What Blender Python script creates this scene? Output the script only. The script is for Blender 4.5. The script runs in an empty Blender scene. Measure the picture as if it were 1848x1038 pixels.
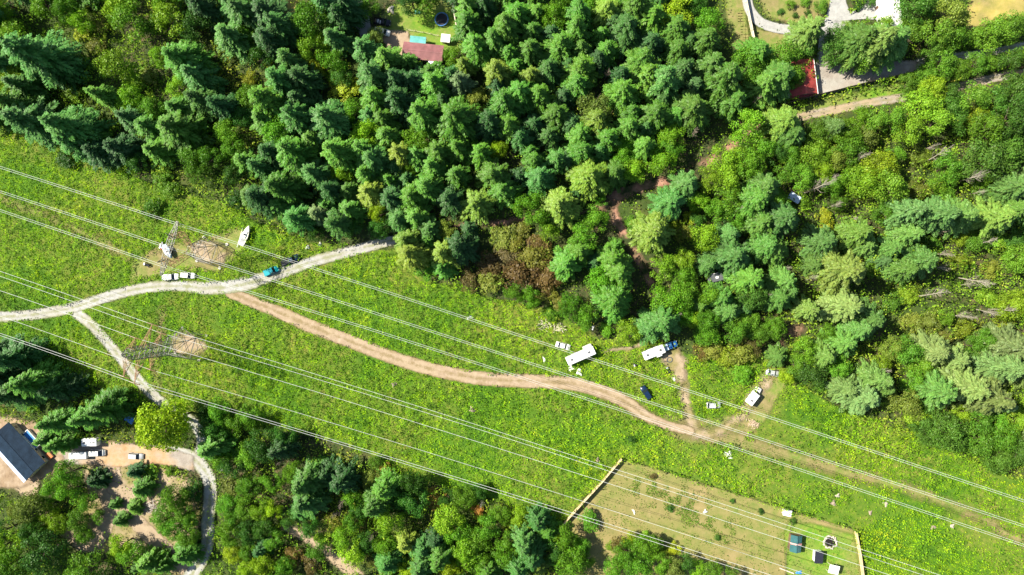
import bpy, math, random
import numpy as np
from mathutils import Vector, Matrix
R = math.radians
S = bpy.context.scene
COL = S.collection
random.seed(7); rng = np.random.default_rng(7)

# ------------------------------------------------------------ camera, light, exposure
CAMLOC = Vector((13.0, 0.7, 210.0)); SC = 0.17      # metres per photo pixel at the picture's centre
cam = bpy.data.objects.new('camera', bpy.data.cameras.new('camera')); COL.objects.link(cam)
S.camera = cam
cam.data.sensor_width = 36; cam.data.lens = 24.07
cam.data.clip_start = 1; cam.data.clip_end = 3000
cam.location = CAMLOC
fwd = (Vector((0, 0, 0)) - CAMLOC).normalized()
rt = fwd.cross(Vector((0, 1, 0))).normalized(); up = rt.cross(fwd).normalized()
MR = Matrix((rt, up, -fwd)).transposed()
cam.rotation_euler = MR.to_euler()

def P(px, py, z=0.0):
    "photo pixel -> world point at height z"
    t = 18 / 24.07
    d = MR @ Vector(((px - 924) / 924 * t, -(py - 519) / 924 * t, -1))
    k = (z - CAMLOC.z) / d.z
    return Vector((CAMLOC.x + d.x * k, CAMLOC.y + d.y * k, z))

SUN_EL = 47.0; SUND = Vector((-0.955, 0.30, 0)).normalized()
world = bpy.data.worlds.new('World'); S.world = world; world.use_nodes = True
wn = world.node_tree; bg = wn.nodes['Background']
sky = wn.nodes.new('ShaderNodeTexSky'); sky.sky_type = 'NISHITA'; sky.sun_disc = False
sky.sun_elevation = R(SUN_EL); sky.sun_rotation = math.atan2(SUND.x, SUND.y)
wn.links.new(sky.outputs[0], bg.inputs[0]); bg.inputs[1].default_value = 0.07
sl = bpy.data.lights.new('sun', 'SUN'); sl.energy = 5.0; sl.angle = R(0.5); sl.color = (1.0, 0.925, 0.77)
sun = bpy.data.objects.new('sun', sl); COL.objects.link(sun)
ld = -(SUND * math.cos(R(SUN_EL)) + Vector((0, 0, math.sin(R(SUN_EL)))))
sun.rotation_euler = ld.to_track_quat('-Z', 'Y').to_euler()
S.view_settings.view_transform = 'Standard'; S.view_settings.look = 'None'
S.view_settings.exposure = 1.18; S.view_settings.gamma = 1
S.render.engine = 'CYCLES'

# ------------------------------------------------------------ helpers
def tag(o, label=None, cat=None, group=None, kind=None):
    if label: o['label'] = label
    if cat: o['category'] = cat
    if group: o['group'] = group
    if kind: o['kind'] = kind
    return o

def empty(name, loc, rz=0.0):
    o = bpy.data.objects.new(name, None); COL.objects.link(o)
    o.location = loc; o.rotation_euler = (0, 0, rz); o.empty_display_size = .2
    return o

class MB:
    def __init__(s): s.v = []; s.f = []
    def poly(s, pts):
        b = len(s.v); s.v += [tuple(p) for p in pts]; s.f.append(tuple(range(b, b + len(pts)))); return s
    def box(s, x0, x1, y0, y1, z0, z1, bev=0.0, m=None):
        if bev <= 0:
            p = [(x0,y0,z0),(x1,y0,z0),(x1,y1,z0),(x0,y1,z0),(x0,y0,z1),(x1,y0,z1),(x1,y1,z1),(x0,y1,z1)]
            fs = [(0,3,2,1),(4,5,6,7),(0,1,5,4),(1,2,6,5),(2,3,7,6),(3,0,4,7)]
        else:
            e = bev; p = []
            for (z, q) in ((z0, e), (z0 + e, 0), (z1 - e, 0), (z1, e)):
                a, b, c, d = x0 + q, x1 - q, y0 + q, y1 - q
                p += [(a+e,c,z),(b-e,c,z),(b,c+e,z),(b,d-e,z),(b-e,d,z),(a+e,d,z),(a,d-e,z),(a,c+e,z)]
            fs = [tuple(range(7, -1, -1)), tuple(range(24, 32))]
            for k in range(3):
                for i in range(8): fs.append((k*8+i, k*8+(i+1)%8, k*8+8+(i+1)%8, k*8+8+i))
        if m is not None: p = [tuple(m @ Vector(q)) for q in p]
        b = len(s.v); s.v += p; s.f += [tuple(b + i for i in f) for f in fs]; return s
    def tube(s, pts, rad, n=6, cap=True):
        pts = [Vector(p) for p in pts]
        if not hasattr(rad, '__len__'): rad = [rad] * len(pts)
        b = len(s.v)
        for i, p in enumerate(pts):
            d = (pts[min(i+1, len(pts)-1)] - pts[max(i-1, 0)]).normalized()
            a = d.orthogonal().normalized() if i == 0 else (a - d * a.dot(d)).normalized()
            c = d.cross(a)
            for k in range(n):
                t = 2 * math.pi * k / n
                s.v.append(tuple(p + (a * math.cos(t) + c * math.sin(t)) * rad[i]))
        for i in range(len(pts) - 1):
            for k in range(n):
                s.f.append((b+i*n+k, b+i*n+(k+1)%n, b+(i+1)*n+(k+1)%n, b+(i+1)*n+k))
        if cap:
            s.f.append(tuple(b + k for k in range(n-1, -1, -1)))
            s.f.append(tuple(b + (len(pts)-1)*n + k for k in range(n)))
        return s
    def bar(s, p, q, w): return s.tube([p, q], w * .7, 4)
    def loft(s, rings, cap=True):
        b = len(s.v); n = len(rings[0])
        for r in rings: s.v += [tuple(p) for p in r]
        for i in range(len(rings) - 1):
            for k in range(n):
                s.f.append((b+i*n+k, b+i*n+(k+1)%n, b+(i+1)*n+(k+1)%n, b+(i+1)*n+k))
        if cap:
            s.f.append(tuple(b + k for k in range(n-1, -1, -1))); s.f.append(tuple(b+(len(rings)-1)*n+k for k in range(n)))
        return s
    def lathe(s, prof, n=16, c=(0, 0)):
        return s.loft([[(c[0]+r*math.cos(2*math.pi*k/n), c[1]+r*math.sin(2*math.pi*k/n), z) for k in range(n)] for r, z in prof])
    def slab(s, quad, t):
        "quad of 4 points given thickness t downwards along -normal"
        q = [Vector(p) for p in quad]; nrm = (q[1]-q[0]).cross(q[2]-q[0]).normalized()
        lo = [p - nrm * t for p in q]; b = len(s.v)
        s.v += [tuple(p) for p in q + lo]
        s.f += [tuple(b+i for i in f) for f in ((0,1,2,3),(7,6,5,4),(0,4,5,1),(1,5,6,2),(2,6,7,3),(3,7,4,0))]; return s
    def mesh(s, name, mat):
        me = bpy.data.meshes.new(name); me.from_pydata(s.v, [], s.f); me.materials.append(mat); me.update(); return me
    def build(s, name, mat, parent=None, smooth=False):
        me = s.mesh(name, mat)
        if smooth: me.polygons.foreach_set('use_smooth', [True] * len(me.polygons))
        o = bpy.data.objects.new(name, me); COL.objects.link(o); o.parent = parent
        return o

def np_mesh(name, V, F, mat, attr=None, face_attr=None, uv=None):
    me = bpy.data.meshes.new(name); k = F.shape[1]
    me.vertices.add(len(V)); me.vertices.foreach_set('co', V.astype(np.float32).ravel())
    me.loops.add(F.size); me.loops.foreach_set('vertex_index', F.astype(np.int32).ravel())
    me.polygons.add(len(F)); me.polygons.foreach_set('loop_start', np.arange(0, F.size, k, dtype=np.int32))
    me.update(calc_edges=True)
    for nm, arr in (attr or {}).items():
        a = me.attributes.new(nm, 'FLOAT', 'POINT'); a.data.foreach_set('value', arr.astype(np.float32))
    for nm, arr in (face_attr or {}).items():
        a = me.attributes.new(nm, 'FLOAT', 'FACE'); a.data.foreach_set('value', arr.astype(np.float32))
    me.materials.append(mat); return me

# value noise
_L = np.random.default_rng(3).random((512, 512))
def vnoise(x, y, s, o=0):
    x = np.asarray(x) / s + 1000.3 + o * 17.7; y = np.asarray(y) / s + 1000.7 + o * 9.1
    i = np.floor(x).astype(int); j = np.floor(y).astype(int); u = x - i; v = y - j
    u = u*u*(3-2*u); v = v*v*(3-2*v)
    g = lambda a, b: _L[a % 512, b % 512]
    return (g(i,j)*(1-u)+g(i+1,j)*u)*(1-v) + (g(i,j+1)*(1-u)+g(i+1,j+1)*u)*v

# ------------------------------------------------------------ materials
def mat(name, col, rough=0.6, metal=0.0, noise=0.0, nscale=3.0, spec=0.4, bump=0.0, trans=0.0):
    m = bpy.data.materials.new(name); m.use_nodes = True; nt = m.node_tree
    b = nt.nodes['Principled BSDF']; b.inputs['Base Color'].default_value = (*col, 1)
    b.inputs['Roughness'].default_value = rough; b.inputs['Metallic'].default_value = metal
    b.inputs['Specular IOR Level'].default_value = spec
    if noise > 0:
        tc = nt.nodes.new('ShaderNodeTexCoord'); n = nt.nodes.new('ShaderNodeTexNoise'); n.inputs['Scale'].default_value = nscale
        n.inputs['Detail'].default_value = 6
        nt.links.new(tc.outputs['Object'], n.inputs['Vector'])
        r = nt.nodes.new('ShaderNodeMapRange'); r.inputs[1].default_value = .3; r.inputs[2].default_value = .7
        r.inputs[3].default_value = 1 - noise; r.inputs[4].default_value = 1 + noise * .6
        nt.links.new(n.outputs[0], r.inputs[0])
        mx = nt.nodes.new('ShaderNodeMix'); mx.data_type = 'RGBA'; mx.blend_type = 'MULTIPLY'; mx.inputs[0].default_value = 1
        mx.inputs[6].default_value = (*col, 1); nt.links.new(r.outputs[0], mx.inputs[7])
        nt.links.new(mx.outputs[2], b.inputs['Base Color'])
        if bump > 0:
            bp = nt.nodes.new('ShaderNodeBump'); bp.inputs['Strength'].default_value = .6; bp.inputs['Distance'].default_value = bump
            nt.links.new(n.outputs[0], bp.inputs['Height']); nt.links.new(bp.outputs[0], b.inputs['Normal'])
    return m

def ribbed(name, col, scale=3.0, rough=.45, metal=.0, axis=0, spec=.3):
    m = mat(name, col, rough, metal, .32, .5, spec); nt = m.node_tree; b = nt.nodes['Principled BSDF']
    tc = nt.nodes.new('ShaderNodeTexCoord'); w = nt.nodes.new('ShaderNodeTexWave'); w.bands_direction = 'XYZ'[axis]
    w.inputs['Scale'].default_value = scale; nt.links.new(tc.outputs['Object'], w.inputs['Vector'])
    bp = nt.nodes.new('ShaderNodeBump'); bp.inputs['Strength'].default_value = 1; bp.inputs['Distance'].default_value = .05
    nt.links.new(w.outputs['Fac'], bp.inputs['Height']); nt.links.new(bp.outputs[0], b.inputs['Normal'])
    return m

def ramp(nt, stops, fac):
    r = nt.nodes.new('ShaderNodeValToRGB'); e = r.color_ramp.elements
    while len(e) < len(stops): e.new(.5)
    for i, (p, c) in enumerate(stops): e[i].position = p; e[i].color = (*c, 1)
    nt.links.new(fac, r.inputs[0]); return r.outputs[0]

def noise_node(nt, scale, detail=4, vec=None, rough=.55):
    n = nt.nodes.new('ShaderNodeTexNoise'); n.inputs['Scale'].default_value = scale; n.inputs['Detail'].default_value = detail
    n.inputs['Roughness'].default_value = rough
    if vec is None:
        g = nt.nodes.new('ShaderNodeNewGeometry'); vec = g.outputs['Position']
    nt.links.new(vec, n.inputs['Vector']); return n.outputs[0]

def mathn(nt, op, a, b=None, c=None, clamp=False):
    n = nt.nodes.new('ShaderNodeMath'); n.operation = op; n.use_clamp = clamp
    for i, q in enumerate((a, b, c)):
        if q is None: continue
        if isinstance(q, (int, float)): n.inputs[i].default_value = q
        else: nt.links.new(q, n.inputs[i])
    return n.outputs[0]

def ground_mat(name, stopsA, scaleA, stopsB, scaleB, mixs, fuzz=None, amp=3.0, fs=.35, across=None, bump=.12):
    "two noise-driven ramps mixed by a third noise; optional ragged edge read from the sd attribute"
    m = bpy.data.materials.new(name); m.use_nodes = True; nt = m.node_tree; b = nt.nodes['Principled BSDF']
    b.inputs['Roughness'].default_value = .9; b.inputs['Specular IOR Level'].default_value = .15
    nA = noise_node(nt, scaleA, 8, rough=.7); nB = noise_node(nt, scaleB, 8, rough=.7)
    cA = ramp(nt, stopsA, nA); cB = ramp(nt, stopsB, nB)
    mm = noise_node(nt, mixs, 4); mf = nt.nodes.new('ShaderNodeMapRange'); mf.inputs[1].default_value = .42; mf.inputs[2].default_value = .58
    nt.links.new(mm, mf.inputs[0])
    mx = nt.nodes.new('ShaderNodeMix'); mx.data_type = 'RGBA'
    nt.links.new(mf.outputs[0], mx.inputs[0]); nt.links.new(cA, mx.inputs[6]); nt.links.new(cB, mx.inputs[7])
    out = mx.outputs[2]
    if across is not None:      # wheel tracks worn pale, a greener broken strip between and beside them
        at = nt.nodes.new('ShaderNodeAttribute'); at.attribute_name = 'mid'
        tr = mathn(nt, 'ABSOLUTE', mathn(nt, 'SUBTRACT', at.outputs['Fac'], .50))       # 0 on the wheel track
        nz = mathn(nt, 'MULTIPLY', mathn(nt, 'SUBTRACT', noise_node(nt, .22, 6, rough=.7), .5), 1.5)
        nz2 = mathn(nt, 'MULTIPLY', mathn(nt, 'SUBTRACT', noise_node(nt, 1.3, 5, rough=.7), .5), .9)
        v = mathn(nt, 'ADD', mathn(nt, 'ADD', tr, nz), nz2)
        fr = nt.nodes.new('ShaderNodeMapRange'); fr.inputs[1].default_value = .14; fr.inputs[2].default_value = .50
        fr.inputs[3].default_value = 0; fr.inputs[4].default_value = .9; nt.links.new(v, fr.inputs[0])
        m2 = nt.nodes.new('ShaderNodeMix'); m2.data_type = 'RGBA'; nt.links.new(fr.outputs[0], m2.inputs[0])
        nt.links.new(out, m2.inputs[6]); m2.inputs[7].default_value = (*across, 1); out = m2.outputs[2]
    nt.links.new(out, b.inputs['Base Color'])
    bp = nt.nodes.new('ShaderNodeBump'); bp.inputs['Strength'].default_value = .8; bp.inputs['Distance'].default_value = bump
    nt.links.new(noise_node(nt, 1.6, 8, rough=.7), bp.inputs['Height']); nt.links.new(bp.outputs[0], b.inputs['Normal'])
    if fuzz:
        at = nt.nodes.new('ShaderNodeAttribute'); at.attribute_name = 'sd'
        nz = mathn(nt, 'MULTIPLY', mathn(nt, 'SUBTRACT', noise_node(nt, fs, 8, rough=.75), .5), amp)
        v = mathn(nt, 'ADD', at.outputs['Fac'], nz)
        fr = nt.nodes.new('ShaderNodeMapRange'); fr.inputs[1].default_value = -fuzz; fr.inputs[2].default_value = fuzz
        nt.links.new(v, fr.inputs[0])
        t = nt.nodes.new('ShaderNodeBsdfTransparent'); ms = nt.nodes.new('ShaderNodeMixShader')
        nt.links.new(fr.outputs[0], ms.inputs[0]); nt.links.new(t.outputs[0], ms.inputs[1]); nt.links.new(b.outputs[0], ms.inputs[2])
        nt.links.new(ms.outputs[0], nt.nodes['Material Output'].inputs['Surface'])
    return m

def leaf_mat(name, objcol=True, stops=None, transl=.28, rough=.55, var=.55):
    m = bpy.data.materials.new(name); m.use_nodes = True; nt = m.node_tree; b = nt.nodes['Principled BSDF']
    b.inputs['Roughness'].default_value = rough; b.inputs['Specular IOR Level'].default_value = .25 if objcol else .08
    at = nt.nodes.new('ShaderNodeAttribute'); at.attribute_name = 'tone'
    if objcol:
        oi = nt.nodes.new('ShaderNodeObjectInfo'); base = oi.outputs['Color']
    else:
        n3 = mathn(nt, 'ADD', mathn(nt, 'MULTIPLY_ADD', noise_node(nt, .05, 5, rough=.65), .85, -.32), mathn(nt, 'MULTIPLY', noise_node(nt, .50, 5, rough=.75), .66))
        v = mathn(nt, 'ADD', mathn(nt, 'MULTIPLY', at.outputs['Fac'], .18), n3)
        gx = nt.nodes.new('ShaderNodeNewGeometry'); sx = nt.nodes.new('ShaderNodeSeparateXYZ'); nt.links.new(gx.outputs['Position'], sx.inputs[0])
        ex = nt.nodes.new('ShaderNodeMapRange'); ex.inputs[1].default_value = 0; ex.inputs[2].default_value = 150; ex.inputs[3].default_value = 0; ex.inputs[4].default_value = .012
        nt.links.new(sx.outputs[0], ex.inputs[0]); v = mathn(nt, 'ADD', v, ex.outputs[0])
        base = ramp(nt, stops, v)
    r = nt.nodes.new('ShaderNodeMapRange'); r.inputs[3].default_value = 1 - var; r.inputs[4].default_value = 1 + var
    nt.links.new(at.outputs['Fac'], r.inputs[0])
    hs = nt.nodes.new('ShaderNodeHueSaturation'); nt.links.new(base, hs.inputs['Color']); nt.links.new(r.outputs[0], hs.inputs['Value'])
    at2 = nt.nodes.new('ShaderNodeAttribute'); at2.attribute_name = 'hue'
    r2 = nt.nodes.new('ShaderNodeMapRange'); r2.inputs[3].default_value = .487; r2.inputs[4].default_value = .513
    nt.links.new(at2.outputs['Fac'], r2.inputs[0]); nt.links.new(r2.outputs[0], hs.inputs['Hue'])
    nt.links.new(hs.outputs[0], b.inputs['Base Color'])
    tl = nt.nodes.new('ShaderNodeBsdfTranslucent'); ms = nt.nodes.new('ShaderNodeMixShader'); ms.inputs[0].default_value = transl
    nt.links.new(hs.outputs[0], tl.inputs[0]); nt.links.new(b.outputs[0], ms.inputs[1]); nt.links.new(tl.outputs[0], ms.inputs[2])
    nt.links.new(ms.outputs[0], nt.nodes['Material Output'].inputs['Surface'])
    return m

M = dict(
 white=mat('white_paint', (.78,.78,.76), .35, 0, .08, 1.5), cream=mat('cream_siding', (.62,.58,.5), .6, 0, .12),
 glass=mat('dark_glass', (.012,.018,.025), .08, 0, spec=.8), rubber=mat('rubber', (.02,.02,.02), .8),
 chrome=mat('chrome', (.6,.6,.6), .2, .9), lamp=mat('headlamp_lens', (.8,.8,.75), .1), tail=mat('tail_lens', (.4,.02,.02), .2),
 silver=mat('silver_paint', (.52,.54,.55), .3, .3), teal=mat('teal_paint', (.01,.28,.33), .25, .1), royal=mat('royal_blue_paint', (.02,.10,.30), .3), black=mat('black_paint', (.012,.014,.02), .25),
 navy=mat('navy_paint', (.008,.024,.062), .25, .1), bed=mat('bed_liner', (.05,.05,.055), .8), dkgrey=mat('grey_metal', (.14,.15,.16), .5, .5),
 steel=mat('galvanised_steel', (.17,.17,.16), .5, .45, .25, .6), rust=mat('rusty_steel', (.32,.19,.10), .7, .2, .3, .6),
 wire=mat('aluminium_conductor', (.60,.62,.60), .9, 0, spec=.05), insul=mat('porcelain', (.16,.09,.05), .3),
 maroon=ribbed('maroon_metal_roof', (.30,.13,.135), 2.2, .45), tealroof=ribbed('teal_plastic_roof', (.16,.55,.52), 3, .4),
 darkredroof=ribbed('dark_red_metal_roof', (.24,.035,.045), 1.2, .5, 0, 1), redroof=ribbed('red_metal_roof', (.38,.06,.052), 1.2, .4, 0, 1), navyroof=ribbed('dark_blue_metal_roof', (.014,.028,.050), 1.0, .7, 0, 0, .06),
 greenroof=ribbed('green_metal_roof', (.035,.13,.14), 1.5, .45, 0, 1), pink=mat('pink_ridge', (.5,.22,.2), .6),
 whiteroof=ribbed('white_metal_roof', (.8,.8,.8), .9, .4, 0, 1), whitetop=mat('white_rubber_roof', (.80,.80,.79), .45, 0, .07, .7),
 darkroof=mat('black_shingle', (.02,.022,.035), .6, 0, .3, 4), blue=mat('blue_tarp', (.03,.22,.62), .5, 0, .3, 1.2, bump=.1),
 bluewhite=mat('pale_blue_awning', (.45,.55,.75), .4, 0, .12, .8), tarp=mat('white_tarp', (.75,.75,.72), .6, 0, .25, 1.5, bump=.2),
 wood=mat('weathered_fence_board', (.60,.47,.27), .75, 0, .25, 1.2), darkwood=mat('dark_fence_board', (.16,.12,.08), .8, 0, .25, 1.2),
 palewood=mat('pale_fence_board', (.60,.54,.42), .8, 0, .2, 1.2), deck=mat('cedar_deck', (.42,.17,.05), .7, 0, .2, 2),
 bark=mat('bark', (.085,.062,.045), .9, 0, .35, 2), deadwood=mat('bleached_dead_wood', (.38,.34,.28), .8, 0, .25, 1.5),
 brownwood=mat('grey_brown_dead_wood', (.30,.24,.19), .85, 0, .25, 1.5), stone=mat('stone', (.42,.38,.34), .85, 0, .3, 2),
 water=mat('dark_pond_water', (.02,.016,.012), .1, 0, spec=.6), orange=mat('orange_cover', (.55,.16,.04), .6, 0, .2, 2),
 concrete=mat('concrete', (.45,.43,.39), .85, 0, .2, 1), hull=mat('boat_hull', (.74,.72,.62), .3, 0, .08), hullblue=mat('blue_hull', (.25,.40,.62), .3, 0, .1),
 brown=mat('brown_siding', (.16,.10,.06), .7, 0, .2), ropeblue=mat('trampoline_pad', (.05,.16,.4), .5), mesh_black=mat('trampoline_mat', (.015,.015,.02), .7),
 sand=mat('pale_sand', (.55,.42,.30), .95, 0, .2, .8),
)
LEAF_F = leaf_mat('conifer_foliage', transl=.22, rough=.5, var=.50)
LEAF_B = leaf_mat('broadleaf_foliage', transl=.32, rough=.5, var=.45)

# ------------------------------------------------------------ regions given in photo pixels, on the ground
def G(pts): return np.array([P(*p)[:2] for p in pts])
def seg_dist(X, Y, A, B):
    d = B - A; L = max(d @ d, 1e-9); t = np.clip(((X-A[0])*d[0] + (Y-A[1])*d[1]) / L, 0, 1)
    return np.hypot(X - A[0] - t*d[0], Y - A[1] - t*d[1]), t
def sd_poly(X, Y, Q):
    D = np.full(X.shape, 1e9); ins = np.zeros(X.shape, bool); n = len(Q)
    for i in range(n):
        A, B = Q[i], Q[(i+1) % n]; D = np.minimum(D, seg_dist(X, Y, A, B)[0])
        if A[1] != B[1]:
            c = ((A[1] > Y) != (B[1] > Y)) & (X < (B[0]-A[0]) * (Y-A[1]) / (B[1]-A[1]) + A[0]); ins ^= c
    return np.where(ins, D, -D)
def smooth_line(pts, w, k=6):
    q = [pts[0]] + list(pts) + [pts[-1]]; out = []; ws = []
    w = [w] * len(pts) if not hasattr(w, '__len__') else w; ww = [w[0]] + list(w) + [w[-1]]
    for i in range(1, len(q) - 2):
        for j in range(k):
            t = j / k; c = []
            for a in (0, 1):
                p0, p1, p2, p3 = q[i-1][a], q[i][a], q[i+1][a], q[i+2][a]
                c.append(.5*((2*p1)+(-p0+p2)*t+(2*p0-5*p1+4*p2-p3)*t*t+(-p0+3*p1-3*p2+p3)*t**3))
            out.append(c); ws.append(ww[i]*(1-t)+ww[i+1]*t)
    out.append(list(pts[-1])); ws.append(w[-1])
    return G(out), np.array(ws) * SC / 2
def sd_line(X, Y, LW, mid=False):
    Q, W = LW; D = np.full(X.shape, -1e9); C = np.full(X.shape, 1e9)
    for i in range(len(Q) - 1):
        d, t = seg_dist(X, Y, Q[i], Q[i+1]); w = W[i]*(1-t) + W[i+1]*t
        D = np.maximum(D, w - d); C = np.minimum(C, d / np.maximum(w, .1))
    return (D, C) if mid else D

LINES = dict(
 main=smooth_line([(-420,560),(-250,580),(-100,578),(0,572),(60,568),(130,556),(200,534),(260,520),(320,516),(380,520),(440,513),(500,495),(560,474),(620,457),(680,441),(720,431)], [20]*8+[19,24,26,22,20,20,19,16]),
 fork=smooth_line([(140,566),(165,585),(190,612),(222,650),(255,690),(288,722),(320,742),(352,765),(366,795),(360,825)], [22,20,20,20,20,20,20,20,22,26]),
 lower=smooth_line([(262,812),(325,818),(358,834),(379,868),(379,905),(376,940),(374,985),(355,1025),(325,1060),(250,1150)], [20,24,26,25,25,25,25,26,25,25]),
 dirt=smooth_line([(415,528),(450,542),(500,562),(560,588),(640,619),(720,649),(800,671),(880,684),(960,688),(1030,692),(1085,706),(1130,726),(1165,750),(1200,766),(1245,778)], [18,22,22,25,24,24,24,25,25,24,24,22,19,16,16]),
 worn=smooth_line([(1080,705),(1130,728),(1180,758),(1230,774),(1290,786),(1350,800),(1410,818),(1480,838),(1560,862),(1640,882),(1700,905),(1780,940),(1860,985),(2100,1080)], [18,20,22,24,26,24,20,18,18,18,15,14,18,18]),
 camp=smooth_line([(1212,640),(1222,662),(1232,690),(1236,720),(1244,750),(1256,780)], [30,28,18,15,18,24]),
 spur=smooth_line([(1392,672),(1376,694),(1352,728),(1335,752),(1300,778),(1262,782)], [18,22,18,16,16,16]),
 foot=smooth_line([(1085,634),(1110,631),(1140,627),(1158,620)], 4),
 leftworn=smooth_line([(-60,330),(0,356),(60,382),(120,405),(180,436),(230,462)], [12,14,14,12,14,14]),
 gaptrack=smooth_line([(292,560),(292,585),(288,610),(282,650),(284,700)], [12,10,12,12,10]),
 eastroad=smooth_line([(1430,216),(1470,206),(1520,196),(1580,184),(1640,175),(1700,162),(1750,152),(1800,140),(1900,118),(2100,60)], 15),
 woodtrack=smooth_line([(1440,214),(1380,215),(1320,262),(1280,292),(1230,318),(1180,332),(1130,346),(1102,368),(1112,400),(1135,440),(1165,490),(1185,530)], [14,14,15,14,14,16,22,24,18,16,15,12]),
 woodtrack2=smooth_line([(1105,368),(1060,378),(1000,387),(930,398),(850,407),(780,420),(715,432)], [16,12,10,10,10,12,14]),
 loop=smooth_line([(1342,-60),(1348,0),(1356,24),(1378,44),(1420,54),(1470,52),(1520,46)], 17),
 drive=smooth_line([(1520,-80),(1512,0),(1512,30),(1500,62),(1487,95),(1480,140)], [22,26,40,40,22,20]),
 topright=smooth_line([(1630,132),(1660,112),(1700,104),(1760,98),(1850,82),(1990,50)], [20,14,14,13,13,13]),
 topleft=smooth_line([(640,-60),(646,0),(652,30),(660,60)], [30,30,30,22]),
 bank1=smooth_line([(205,842),(204,868),(197,895),(200,925),(188,955),(165,978),(140,975),(112,950),(80,925)], [22,34,36,28,30,34,30,22,14]),
 bank2=smooth_line([(228,925),(250,945),(280,975),(310,1000),(338,1030)], [20,30,32,28,24]),
 bank3=smooth_line([(205,880),(232,893),(258,912)], [26,24,14]),
 southpath=smooth_line([(515,952),(545,965),(575,985),(610,1010),(650,1045),(700,1090)], [12,15,15,22,26,26]),
)
POLYS = dict(
 young=G([(150,838),(215,842),(300,842),(345,870),(360,930),(355,1000),(325,1040),(220,1005),(150,990),(115,950),(160,900)]),
 field=G([(-500,60),(-200,160),(0,212),(80,258),(170,285),(280,335),(400,365),(460,402),(560,436),(650,452),(720,450),(760,500),(900,540),(1000,565),(1080,610),(1180,612),(1240,640),(1330,640),(1390,640),(1440,690),(1500,730),(1600,765),(1700,805),(1800,850),(1900,880),(2300,1000),(2400,1500),(1570,1500),(1558,1038),(1543,957),(1120,827),(1010,950),(900,905),(820,880),(740,860),(640,805),(520,775),(440,765),(380,745),(320,745),(260,722),(200,705),(100,665),(0,620),(-500,420)]),
 yard=G([(1120,827),(1543,957),(1558,1038),(1566,1120),(1000,1120),(1060,1020),(1058,975),(1010,950)]),
 island=G([(1372,-60),(1372,5),(1385,30),(1425,42),(1480,38),(1500,10),(1495,-60)]),
 islandlow=G([(1345,28),(1365,52),(1425,62),(1470,62),(1440,100),(1362,98)]),
 parking=G([(1466,118),(1500,108),(1540,122),(1600,112),(1650,110),(1664,128),(1560,152),(1470,176)]),
 grey=G([(1500,40),(1560,35),(1596,38),(1600,-50),(1570,-50),(1560,10),(1540,20)]),
 verge=G([(1395,205),(1500,178),(1630,148),(1640,166),(1540,190),(1470,203),(1400,216)]),
 farfield=G([(1740,58),(1760,-80),(2000,-80),(2000,20),(1860,28),(1790,40)]),
 strip=G([(1305,-40),(1338,-40),(1352,60),(1362,98),(1330,96),(1312,50)]),
 homeyard=G([(678,50),(700,10),(825,0),(840,60),(830,92),(800,112),(712,112),(690,80)]),
 homedirt=G([(700,55),(735,58),(742,75),(725,108),(705,100),(690,70)]),
 topdry=G([(505,-30),(545,-30),(535,20),(540,45),(510,55),(500,20)]),
 pad1=G([(345,443),(362,434),(400,440),(412,452),(402,478),(375,476),(352,468)]),
 padaround=G([(240,468),(300,440),(370,430),(430,410),(452,425),(440,450),(400,490),(330,488),(270,500),(235,512)]),
 pad2=G([(312,605),(330,598),(360,610),(376,626),(362,642),(325,640),(312,630)]),
 carpark=G([(108,800),(160,790),(262,804),(300,806),(350,822),(352,850),(300,838),(255,836),(215,842),(180,838),(120,836)]),
 sand=G([(28,880),(52,858),(72,872),(70,890),(45,898)]),
 houseyard=G([(-60,745),(10,752),(60,760),(90,772),(125,800),(125,835),(85,860),(40,880),(0,880),(-80,870)]),
 reddirt1=G([(1424,592),(1446,586),(1452,598),(1438,606),(1424,604)]),
 reddirt2=G([(1394,612),(1410,610),(1414,630),(1400,634)]),
 campyard=G([(1190,640),(1222,630),(1238,650),(1232,690),(1215,680),(1200,660)]),
 campdry=G([(1140,735),(1250,760),(1330,750),(1390,670),(1420,690),(1380,760),(1340,800),(1230,800)]),
 yardgreen=G([(1415,960),(1425,942),(1470,945),(1540,965),(1556,1060),(1420,1060)]),
)

def sheet(name, sdf, z, material, res=.8, margin=2.0, bounds=None, mid=False, kind='structure'):
    x0, y0, x1, y1 = bounds
    xs = np.arange(x0, x1 + res, res); ys = np.arange(y0, y1 + res, res)
    X, Y = np.meshgrid(xs, ys, indexing='ij')
    q = sdf(X, Y); sd, md = q if mid else (q, None)
    nx, ny = X.shape; idx = np.arange(nx*ny).reshape(nx, ny)
    k = (np.maximum.reduce([sd[:-1,:-1], sd[1:,:-1], sd[1:,1:], sd[:-1,1:]]) > -margin)
    F = np.stack([idx[:-1,:-1][k], idx[1:,:-1][k], idx[1:,1:][k], idx[:-1,1:][k]], 1)
    used = np.unique(F); remap = np.full(nx*ny, -1); remap[used] = np.arange(len(used))
    V = np.stack([X.ravel()[used], Y.ravel()[used], np.full(len(used), z)], 1)
    at = {'sd': sd.ravel()[used]}
    if mid: at['mid'] = md.ravel()[used]
    me = np_mesh(name, V, remap[F], material, at)
    o = bpy.data.objects.new(name, me); COL.objects.link(o); o['kind'] = kind; return o
def bnd(Q, m=3): return (Q[:,0].min()-m, Q[:,1].min()-m, Q[:,0].max()+m, Q[:,1].max()+m)
def poly_sheet(name, key, z, material, res=.8, margin=2.0):
    return sheet(name, lambda X, Y: sd_poly(X, Y, POLYS[key]), z, material, res, margin, bnd(POLYS[key]))
def line_sheet(name, key, z, material, res=.5, margin=1.6):
    LW = LINES[key]; return sheet(name, lambda X, Y: sd_line(X, Y, LW, True), z, material, res, margin, bnd(LW[0], LW[1].max()+3), mid=True)

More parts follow.
